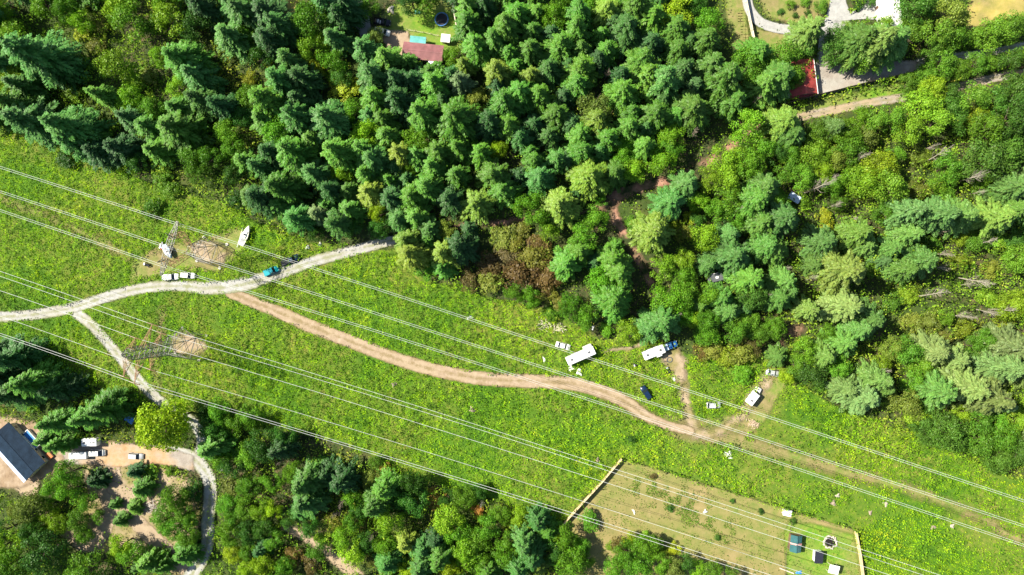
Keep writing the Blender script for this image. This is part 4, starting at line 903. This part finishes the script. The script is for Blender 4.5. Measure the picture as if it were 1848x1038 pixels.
def wheels(e, xs, W, r=.36):
    for x in xs:
        for s in (-1, 1):
            MB().loft([[(x+r*math.cos(t),y,r-.14+r*math.sin(t)) for t in [6.283*j/12 for j in range(12)]] for y in (s*(W-.22), s*W)]).build('wheel', M['rubber'], e)
def trailer(name, px, py, ang, L, W, H, label, slide=None, roofm='whitetop', cat='caravan', hitch=1, bits=True):
    p = P(px, py, H*.8); e = empty(name, (p.x, p.y, .14), ang); tag(e, label, cat)
    MB().box(-L/2,L/2,-W/2,W/2,.5,H,.14).build('body', M['whitetop'] if roofm == 'whitetop' else M[roofm], e)
    MB().box(-L/2-.012,L/2+.012,-W/2-.012,W/2+.012,1.0,1.25).build('side_stripe', M['dkgrey'], e)
    wheels(e, (-.6,.4), W/2+.02)
    if bits:
        MB().box(-.4,.5,-.35,.35,H,H+.28,.08).build('air_conditioner', M['white'], e)
        for x in (-L*.32, L*.3): MB().box(x-.38,x+.38,-.34,.34,H,H+.12,.03).build('roof_vent', M['dkgrey'], e)
        for x in (-L*.3, 0, L*.28):
            for s in (-1,1): MB().box(x-.4,x+.4,min(s*W/2,s*(W/2+.02)),max(s*W/2,s*(W/2+.02)),1.45,2.1).build('window', M['glass'], e)
        d = MB().box(L*.14,L*.14+.65,-W/2-.03,-W/2,.6,2.4).build('door', M['cream'], e); MB().box(L*.14+.05,L*.14+.1,-W/2-.07,-W/2-.03,1.4,1.55).build('handle', M['chrome'], d)
        m = MB(); m.tube([(-L*.3,W/2+.09,H-.15),(L*.35,W/2+.09,H-.15)], .07, 8); m.build('awning_roll', M['white'], e)
    if hitch: m = MB(); m.bar((hitch*L/2,-.5,.55),(hitch*(L/2+1.1),0,.5),.08); m.bar((hitch*L/2,.5,.55),(hitch*(L/2+1.1),0,.5),.08); m.tube([(hitch*(L/2+.5),0,.5),(hitch*(L/2+.5),0,.95)],.16,8); m.build('hitch', M['dkgrey'], e)
    if slide: x0, x1, s, d = slide; MB().box(x0,x1,min(s*W/2,s*(W/2+d)),max(s*W/2,s*(W/2+d)),.7,H-.25,.08).build('slide_out', M['whitetop'], e)
    return e
trailer('motorhome',1048,642,R(24),9.0,2.6,3.3,'long white motorhome with a side slide-out standing in brush above the dirt road',(1.5,4.2,1,.8), cat='motorhome', hitch=0)
e = trailer('travel_trailer',1180,636,R(22),6.6,2.5,3.1,'white camper trailer by the wood edge with a blue truck nosed behind it',(.3,2.0,-1,.5), hitch=0)
vehicle('pickup_truck',1207,625,R(22),M['royal'],'pickup','bright blue truck tucked under the trees behind the white camper trailer',5.4, extra=cargo(M['bluewhite'],.4))
trailer('parked_trailer',1293,501,R(14),5.2,2.4,2.8,'grey-blue camper roof showing through the trees in the middle of the wood',roofm='dkgrey',bits=True)
trailer('cargo_trailer',142,822,R(2),5.8,2.2,2.3,'flat white cargo trailer hitched behind the white van on the dirt drive',cat='trailer',bits=False,hitch=1)
trailer('box_truck',163,798,R(2),5.0,2.4,2.9,'white box trailer half under branches above the white van',cat='trailer',bits=True)

# ------------------------------------------------------------ boats
def boat(px, py, ang, L, W, mt, label, mast=True):
    p = P(px, py, 1.2); e = empty('boat', (p.x, p.y, .1), ang); tag(e, label, 'boat')
    rs = []
    for t in [i/10 for i in range(11)]:
        x = -L/2 + L*t; w = W/2*(1 - max(0,(t-.45)/.55)**2.0)*(1 - .25*max(0,(.3-t)/.3)) + .02; k = .5 - .25*t
        rs.append([(x,0,k),(x,-w*.7,k+.35),(x,-w,1.5+.15*t),(x,-w*.9,1.55+.15*t),(x,w*.9,1.55+.15*t),(x,w,1.5+.15*t),(x,w*.7,k+.35)])
    MB().loft(rs).build('hull', mt, e, False)
    MB().box(-L*.12,L*.22,-W*.26,W*.26,1.58,1.95,.1).build('cabin', M['white'], e)
    MB().box(-L*.38,-L*.16,-W*.28,W*.28,1.56,1.62).build('cockpit', M['dkgrey'], e)
    MB().box(L*.0,L*.08,-W*.2,W*.2,1.95,2.0).build('hatch', M['glass'], e)
    m = MB()
    for s in (-1,1): m.tube([(-L*.4,s*W*.42,2.0),(0,s*W*.47,2.05),(L*.44,s*.15,2.1)],.025,4)
    m.build('rail', M['chrome'], e)
    m = MB(); wheels(e, (-.5,.5), W*.45, .3); m.box(-L*.35,L*.3,-.35,-.25,.3,.42); m.box(-L*.35,L*.3,.25,.35,.3,.42)
    for x in (-L*.3,0,L*.25):
        m.box(x,x+.1,-W*.4,W*.4,.3,.5)
    m.build('trailer_frame', M['dkgrey'], e)
    return e
boat(443,425,R(66),6.6,2.2,M['hull'],'white sailboat on its trailer, bow up, on the mown grass')
p = P(433,428,.6); o = MB().tube([(p.x-1.0,p.y-3.2,.5),(p.x+.9,p.y+2.9,.6)], .09, 6).build('boat_mast', M['white']); tag(o,'long white mast lying on the grass left of the sailboat','mast')
boat(303,454,R(-62),4.6,1.8,M['hullblue'],'small blue-white motorboat piled with gear under the pylon beam')
rr = random.Random(4); p = P(297,444,0); e = empty('junk_pile',(p.x,p.y,0)); tag(e,'heap of red, white and grey gear at the stern of the small boat','junk')
for k in range(9): MB().box(-.4,.4,-.25,.25,0,.6,.06,Matrix.Translation((rr.uniform(-1,1),rr.uniform(-1.1,1.1),rr.uniform(0,.5)))@Matrix.Rotation(rr.uniform(0,3),4,'Z')).build('item', M[rr.choice(['tail','white','dkgrey','silver'])], e)

# quad bikes
def quad(px, py, ang, label):
    p = P(px, py, .4); e = empty('quad_bike',(p.x,p.y,.1),ang); tag(e,label,'quad bike')
    MB().loft([ring(-.9,.3,.5,.8,.05),ring(-.3,.28,.45,.95,.05),ring(.3,.22,.45,.9,.05),ring(.9,.3,.5,.85,.05)]).build('body', M['black'], e)
    MB().box(-.6,.1,-.16,.16,.92,1.05,.04).build('seat', M['rubber'], e); MB().tube([(.35,-.4,1.15),(.42,0,1.05),(.35,.4,1.15)],.03,5).build('handlebar', M['chrome'], e)
    for x in (-.65,.65):
        for s in (-1,1): MB().loft([[(x+.3*math.cos(t),y,.3-.05+.3*math.sin(t)) for t in [6.283*j/10 for j in range(10)]] for y in (s*.35, s*.6)]).build('wheel', M['rubber'], e)
    MB().box(-1,-.6,-.35,.35,.85,.9).build('rack', M['silver'], e)
quad(266,478,R(-20),'black quad bike alone on the grass left of the white pickup')
quad(1206,668,R(-60),'dark quad bike in the brush beside the camp track')
quad(1149,658,R(20),'dark quad bike at the tail of the white camper trailer')

def brushpile(px, py, w, label, seed, mt='palewood'):
    r = random.Random(seed); p = P(px, py); m = MB()
    for k in range(46):
        a = r.random()*3.14; x, y = r.gauss(0,w*.3), r.gauss(0,w*.25); L = r.uniform(.5,1.3)*min(1, w/4); z0 = r.uniform(.1,.9)*math.exp(-(x*x+y*y)/(w*w)*3)
        m.tube([(x-L*math.cos(a),y-L*math.sin(a),z0),(x+L*math.cos(a),y+L*math.sin(a),z0+r.uniform(-.1,.4))], r.uniform(.04,.1), 4)
    o = m.build('brush_pile', M[mt]); o.location = (p.x,p.y,.1); tag(o,label,'brush pile')
# tarps, debris, small rubbish: draped irregular sheets
def tarp(px, py, w, h, mt, label, seed, hh=.5, name='tarp', cat='tarp'):
    r = random.Random(seed); p = P(px, py, .4); n = 9; V = []; F = []
    for i in range(n):
        for j in range(n):
            u, v = i/(n-1)*2-1, j/(n-1)*2-1; d = max(abs(u),abs(v)); q = 1 + .25*math.sin(3*math.atan2(v,u)+seed)
            V.append((u*w/2*q + r.uniform(-.05,.05), v*h/2*q + r.uniform(-.05,.05), .12 + hh*(1-d)**.6*r.uniform(.6,1.2)))
    for i in range(n-1):
        for j in range(n-1): F.append((i*n+j,(i+1)*n+j,(i+1)*n+j+1,i*n+j+1))
    me = bpy.data.meshes.new(name); me.from_pydata(V,[],F); me.materials.append(mt); o = bpy.data.objects.new(name, me); COL.objects.link(o)
    sm = o.modifiers.new('s','SOLIDIFY'); sm.thickness = .04
    o.location = (p.x,p.y,.1); o.rotation_euler = (0,0,r.random()*6); tag(o,label,cat); return o
tarp(1031,665,1.5,1.6,M['tarp'],'smaller white tarp heap just below the motorhome',1)
tarp(1045,672,1.9,1.5,M['tarp'],'larger rounded white tarp heap below the motorhome, right one',2)
tarp(555,446,1.1,1.0,M['tarp'],'white scrap lying by the gravel road above the navy pickup, left one',3)
tarp(577,441,1.2,.9,M['tarp'],'white scrap near the brown leaf litter, right of the other scrap',4)
tarp(1217,684,1.2,1.0,M['tarp'],'white bundle beside the camp track below the quad bike',5)
brushpile(1358,765,2.2,'scattered pale debris heap right of the spur track',6,'sand')
brushpile(1314,818,1.3,'pale rubble on the grass below the worn track',7,'tarp')
tarp(1318,826,1.0,.8,M['tarp'],'small pale lump just below the pale rubble',8,.2,'debris_heap','debris')
tarp(1144,924,1.4,.5,M['white'],'white plank-like scrap on the lawn right of the round bush',9,.05,'scrap','scrap')
tarp(1273,924,.9,1.1,M['tarp'],'small white thing in weeds in the middle of the lawn',10,.4,'scrap','scrap')
tarp(405,845,2.6,1.8,M['white'],'white vehicle roof peeking out of trees right of the road bend',11,.3)
tarp(1403,624,.8,1.8,M['tarp'],'long white scrap lying on the small red dirt patch',12,.3)
tarp(982,649,1.6,.6,M['tarp'],'pale branch pile in the brush left of the motorhome',13,.2,'debris_heap','debris')
tarp(1070,592,1.2,.6,M['tarp'],'small white sheet at the wood edge above the motorhome',14,.2)
tarp(705,17,2.0,1.8,M['palewood'],'pale crate-like load in shade above the dark pickup',15,.6,'junk_pile','junk')
tarp(848,573,1.6,.8,M['silver'],'small white drone-like scrap under the top cable in the brush',16,.3,'scrap','scrap')
tarp(1505,909,1.5,1.3,M['brownwood'],'pale grey stump in the brush above the fence corner',17,.5,'tree_stump','stump')
tarp(1512,895,1.2,.9,M['deadwood'],'pinkish stump above the grey stump near the fence corner',18,.4,'tree_stump','stump')
tarp(1599,910,1.4,1.1,M['deadwood'],'brownish stump in the meadow right of the fence corner',19,.4,'tree_stump','stump')
tarp(1571,926,1.2,.8,M['brownwood'],'grey stump below the brownish stump in the meadow',20,.3,'tree_stump','stump')
tarp(1685,952,1.3,1.0,M['brownwood'],'pale stump in the open meadow, left of a pair',21,.3,'tree_stump','stump')
tarp(1719,950,1.2,1.0,M['deadwood'],'pinkish stump in the open meadow, right of a pair',22,.3,'tree_stump','stump')
tarp(852,740,1.7,1.3,M['brownwood'],'grey stump in the long green strip, upper right one',23,.5,'tree_stump','stump')
tarp(711,694,1.5,1.2,M['brownwood'],'grey stump in the long green strip, upper left one',24,.5,'tree_stump','stump')
tarp(1079,831,1.3,1.1,M['brownwood'],'grey stump left of the upper end of the board fence',25,.5,'tree_stump','stump')
brushpile(276,914,4.2,'grey heap of cut branches between the young trees in the lower left',1,'stone')
brushpile(985,585,3.2,'pale heap of cut branches at the wood edge left of the faint trail',2)
brushpile(1008,592,3.0,'stretched pale heap of branches right of the other heap',3)

# fire pit / pond
p = P(1498,978); e = empty('fire_pit',(p.x,p.y,.12)); tag(e,'round dark pit ringed by pale stones on the green lawn','fire pit')
MB().lathe([(1.45,-.02),(1.45,.02),(0.01,.02)],24).build('pit_floor', M['water'], e)
m = MB(); r = random.Random(3)
for k in range(34):
    a = 6.283*k/34; q = r.uniform(1.5,2.05); s = r.uniform(.16,.3); m.box(-s,s,-s*.8,s*.8,0,.35,.08,Matrix.Translation((q*math.cos(a),q*math.sin(a),0))@Matrix.Rotation(a+r.uniform(-.4,.4),4,'Z'))
m.build('stone_ring', M['stone'], e)
p = P(1208,649); m = MB()
for k in range(12):
    a = 6.283*k/12; m.box(-.18,.18,-.13,.13,0,.25,.04,Matrix.Translation((.75*math.cos(a),.75*math.sin(a),0))@Matrix.Rotation(a+1.57,4,'Z'))
e = empty('fire_ring',(p.x,p.y,.4)); tag(e,'small stone fire ring on bare ground in front of the camper trailer','fire ring'); m.build('stone_ring', M['dkgrey'], e); MB().lathe([(.55,0),(.55,.04),(.01,.04)],12).build('ash', M['bed'], e)
# trampoline
p = P(798,37); e = empty('trampoline',(p.x,p.y,.1)); tag(e,'round trampoline with blue pad in the shaded yard above the maroon house','trampoline')
MB().lathe([(1.75,.82),(1.75,.85),(.01,.85)],24).build('mat', M['mesh_black'], e)
m = MB(); m.tube([(2*math.cos(t),2*math.sin(t),.88) for t in [6.283*k/24 for k in range(25)]],.18,6,False); m.build('pad', M['ropeblue'], e)
for k in range(6): a = 6.283*k/6; MB().tube([(1.9*math.cos(a),1.9*math.sin(a),0),(1.9*math.cos(a),1.9*math.sin(a),.85)],.04,6).build('leg', M['chrome'], e)

# ------------------------------------------------------------ buildings
def gable(name, px, py, ang, L, W, wh, rise, roofm, wallm, label, cat='building', ridge=None, over=.35, nwin=3, wz=None):
    p = P(px, py, wh + rise*.5); e = empty(name,(p.x,p.y,.12),ang); tag(e,label,cat)
    l, w = L/2, W/2; m = MB(); m.box(-l,l,-w,w,0,wh)
    for s in (-1,1): m.poly([(s*l*.999,-w,wh),(s*l*.999,w,wh),(s*l*.999,0,wh+rise)])
    m.build('wall', wallm, e)
    lo, wo = l+over, w+over; zz = wh - over*rise/w; k = .07
    rf = MB(); rf.slab([(-lo,-wo,zz+k),(lo,-wo,zz+k),(lo,0,wh+rise+k),(-lo,0,wh+rise+k)],.1); rf.slab([(lo,wo,zz+k),(-lo,wo,zz+k),(-lo,0,wh+rise+k),(lo,0,wh+rise+k)],.1)
    ro = rf.build('roof', roofm, e)
    MB().box(-lo-.02,lo+.02,-.16,.16,wh+rise+k-.03,wh+rise+k+.06).build('ridge_cap', ridge or roofm, ro)
    d = MB().box(-.45,.45,-w-.05,-w+.01,.05,2.05).build('door', M['brown'], e); MB().box(.3,.36,-w-.1,-w-.05,1,1.1).build('handle', M['chrome'], d)
    for i in range(nwin):
        x = -l + L*(i+.5)/nwin
        if abs(x) < .9: continue
        for s in (-1,1):
            f = MB().box(x-.55,x+.55,min(s*w,s*(w+.05)),max(s*w,s*(w+.05)),1.0,1.9).build('window', M['white'], e)
            MB().box(x-.48,x+.48,min(s*(w+.05),s*(w+.07)),max(s*(w+.05),s*(w+.07)),1.07,1.83).build('pane', M['glass'], f)
    return e
def flat(name, px, py, ang, L, W, z0, z1, mt, label, cat, posts=None, bev=.05, sub=None):
    "a flat-topped shelter: sloped roof sheet on posts or walls"
    p = P(px, py, z1); e = empty(name,(p.x,p.y,.12),ang); tag(e,label,cat); l, w = L/2, W/2
    MB().slab([(-l,-w,z1-.15),(l,-w,z1-.15),(l,w,z1+.1),(-l,w,z1+.1)],.1).build('roof', mt, e)
    if posts:
        for i in (-1,1):
            for j in (-1,1): MB().box(i*(l-.2)-.06,i*(l-.2)+.06,j*(w-.2)-.06,j*(w-.2)+.06,0,z1-.2).build('post', M['palewood'], e)
        for j in (-1,1): MB().box(-l+.2,l-.2,j*(w-.2)-.04,j*(w-.2)+.04,z1-.42,z1-.3).build('beam', M['palewood'], e)
    else:
        MB().box(-l+.25,l-.25,-w+.2,w-.2,0,z1-.27).build('wall', sub or M['cream'], e)
        MB().box(-.4,.4,-w+.14,-w+.2,.05,min(1.9,z1-.5)).build('door', M['brown'], e)
    return e
e = gable('manufactured_home',763,93,R(-7),11.8,4.3,2.7,.55,M['maroon'],M['cream'],'long narrow house with a faded maroon metal roof in the upper clearing','house',nwin=5)
MB().slab([(-3.0,-3.2,2.3),(-1.4,-3.2,2.3),(-1.4,-2.3,2.5),(-3.0,-2.3,2.5)],.07).build('porch_roof', M['white'], e)
MB().slab([(2.0,-3.6,2.3),(5.2,-3.6,2.3),(5.2,-2.3,2.5),(2.0,-2.3,2.5)],.07).build('porch_roof', M['white'], e)
flat('lean_to',754,75,R(-7),5.0,3.0,0,2.6,M['tealroof'],'turquoise roofed lean-to against the upper side of the maroon roofed house','shelter',True)
flat('garden_shed',804,69,R(-7),2.8,2.4,0,2.2,M['white'],'small square white roofed shed on the lawn right of the maroon roofed house','shed')
e = gable('barn',1448,140,R(-83),9.5,7.5,3.2,1.6,M['redroof'],M['cream'],'red metal roofed barn beside the gravel parking in the upper right','barn')
MB().box(-5.2,5.2,4.1,4.25,2.95,3.2).build('gutter', M['white'], e)
MB().box(-5.2,5.2,-4.25,-4.1,2.95,3.2).build('gutter', M['white'], e)
p = P(1461,160,3); e2 = gable('barn_annex',1449,163,R(8),7.0,3.4,2.6,.4,M['darkredroof'],M['brown'],'low darker red roofed annex at the lower end of the red barn','shed',nwin=2)
e = gable('long_building',1606,6,R(-83),13,5.2,3.2,.7,M['whiteroof'],M['white'],'long white roofed building cut by the top edge of the photo','building')
e = gable('blue_roofed_house',30,815,yaw((20,775),(80,838)),16.5,7.6,3.0,.9,M['navyroof'],M['cream'],'large house with dark blue ribbed metal roof in the lower left','house',over=.5,nwin=5)
MB().slab([(-8.4,-6.0,2.2),(8.4,-6.0,2.2),(8.4,-4.2,2.62),(-8.4,-4.2,2.62)],.08).build('porch_roof', M['bluewhite'], e)
for x in (-8,-4,0,4,8): MB().box(x-.08,x+.08,-5.8,-5.64,0,2.15).build('porch_post', M['palewood'], e)
MB().box(3.6,8.6,4.05,6.2,.5,.62).build('deck', M['darkwood'], e)
p = P(56,793,1.5); e = empty('covered_pool',(p.x,p.y,.12),yaw((20,775),(80,838))); tag(e,'blue cover in a white frame beside the dark blue roofed house','cover')
MB().box(-3,3,-1.1,1.1,.3,1.2,.1).build('cover', M['blue'], e); m = MB(); m.box(-3.2,3.2,1.1,1.3,0,1.4); m.box(-3.2,3.2,-1.3,-1.1,0,1.4); m.box(-3.2,-3,-1.1,1.1,0,1.4); m.box(3,3.2,-1.1,1.1,0,1.4); m.build('frame', M['white'], e)
p = P(90,822,.8); e = empty('hot_tub',(p.x,p.y,.12),yaw((20,775),(80,838))); tag(e,'square orange-brown box cover by the corner of the dark blue roofed house','hot tub')
MB().box(-1.2,1.2,-.9,.9,0,.9,.08).build('tub', M['darkwood'], e); MB().box(-1.05,1.05,-.75,.75,.9,1.0,.03).build('cover', M['orange'], e)
e = flat('canopy',234,756,R(-32),2.9,2.5,0,2.6,M['blue'],'bright blue square canopy in the shade of the firs above the drive','canopy',True)
tarp(232,747,1.4,1.0,M['white'],'white gear at the upper edge of the blue canopy',31,.5,'junk_pile','junk')
flat('garden_shed',1421,926,R(-12),2.4,1.9,0,2.0,M['white'],'small white shed on the upper edge of the lawn','shed')
e = gable('garden_shed',1437,982,R(85),4.6,2.9,2.3,.8,M['greenroof'],M['brown'],'small shed with green roof and pink ridge on the lawn','shed',over=.2,nwin=0)
MB().slab([(-.25,-1.72,2.33),(.25,-1.72,2.33),(.25,0,3.25),(-.25,0,3.25)],.04).build('roof_trim', M['pink'], e)
MB().slab([(.25,1.72,2.33),(-.25,1.72,2.33),(-.25,0,3.25),(.25,0,3.25)],.04).build('roof_trim', M['pink'], e)
flat('garden_shed',1478,1006,R(86),3.6,2.5,0,2.2,M['darkroof'],'small shed with a black roof and pale edge right of the green shed','shed',sub=M['white'])
flat('canopy',1505,1028,R(-12),2.9,2.6,0,2.3,M['whitetop'],'white square canopy at the bottom edge right of the black roofed shed','canopy',True)
tarp(1442,1034,1.6,.8,M['blue'],'small blue tarp at the bottom edge below the green shed',33,.3)
p = P(1420,1030,.3); o = MB().box(-2.2,2.2,-.15,.15,.1,.5,.03).build('lumber_stack', M['palewood']); o.location=(p.x,p.y,.1); o.rotation_euler=(0,0,R(-20)); tag(o,'pale boards lying by the low fence in the bottom right yard','lumber')
e = flat('sheet_roof',1434,357,R(-32),3.6,2.1,0,2.2,M['bluewhite'],'pale blue sheet metal shelter alone in the brush right of the middle wood','shelter',True)
tarp(753,22,.9,1.8,M['tealroof'],'narrow pale green thing in the yard shade above the maroon house',34,.3,'junk_pile','junk')
p = P(1082,690)
# small evergreen log pole on the gravel by the driveway
a, b = P(1519,62,.4), P(1552,38,.4); o = MB().tube([a,b],.14,6).build('fallen_pole', M['brownwood']); tag(o,'thin grey pole lying across the driveway verge in the upper right','pole')

# ------------------------------------------------------------ fences
def fence(pts, h, mt, label, board=True, step=2.4, thick=.05, cap=None):
    W = [P(*q) for q in pts]; o0 = W[0]; e = empty('board_fence' if board else 'wire_fence', o0); tag(e,label,'fence')
    pan = MB(); rail = MB()
    for A, B in zip(W, W[1:]):
        A = A-o0; B = B-o0; d = (B-A); L = d.length; d.normalize(); nrm = Vector((-d.y,d.x,0)); n = max(1,int(L/step))
        for k in range(n+1):
            c = A + d*L*k/n; m = MB(); M4 = Matrix.Translation(c)@Matrix.Rotation(math.atan2(d.y,d.x),4,'Z'); m.box(-.06,.06,-.06,.06,0,h+.08,0,M4); m.build('post', mt, e)
        M4 = Matrix.Translation(A)@Matrix.Rotation(math.atan2(d.y,d.x),4,'Z')
        if board:
            nb = int(L/.15); r = random.Random(2)
            for k in range(nb): x = L*k/nb; pan.box(x,x+L/nb-.012,.065,.065+thick*.5,.05,h+r.uniform(-.03,.03),0,M4)
            for zz in (.4, h-.35): rail.box(0,L,-.05,.062,zz,zz+.09,0,M4)
            if cap: rail.box(0,L,-.12,.16,h+.09,h+.13,0,M4)
        else:
            for zz in (.3,.7,h-.1): rail.tube([M4@Vector((0,0,zz)),M4@Vector((L,0,zz))],.02,4)
    if board: pan.build('panel', mt, e)
    rail.build('rail', mt, e)
fence([(1121,826),(1101,849),(1087,866),(1050,906),(1009,951)],2.0,M['wood'],'tall pale board fence running diagonally down the left side of the lawn',cap=True)
fence([(1541,957),(1549,1000),(1557,1060)],2.0,M['wood'],'yellowish board fence on the right edge of the lawn',cap=True)
fence([(1341,-10),(1351,40),(1362,92)],2.0,M['palewood'],'pale board fence beside the curved grey driveway at the top',cap=True)
fence([(1405,191),(1480,172),(1560,152),(1656,130)],2.0,M['darkwood'],'long dark board fence between the parking and the dirt road, upper right')
fence([(815,-5),(820,25),(826,58)],1.8,M['palewood'],'pale board fence on the right side of the maroon roofed house yard',cap=True)
fence([(735,55),(765,60),(792,66)],1.2,M['palewood'],'low rail fence across the lawn above the turquoise lean-to',False)
fence([(1428,942),(1417,1000),(1416,1035),(1440,1045)],1.1,M['darkwood'],'thin dark wire fence at the left of the green roofed shed',False)
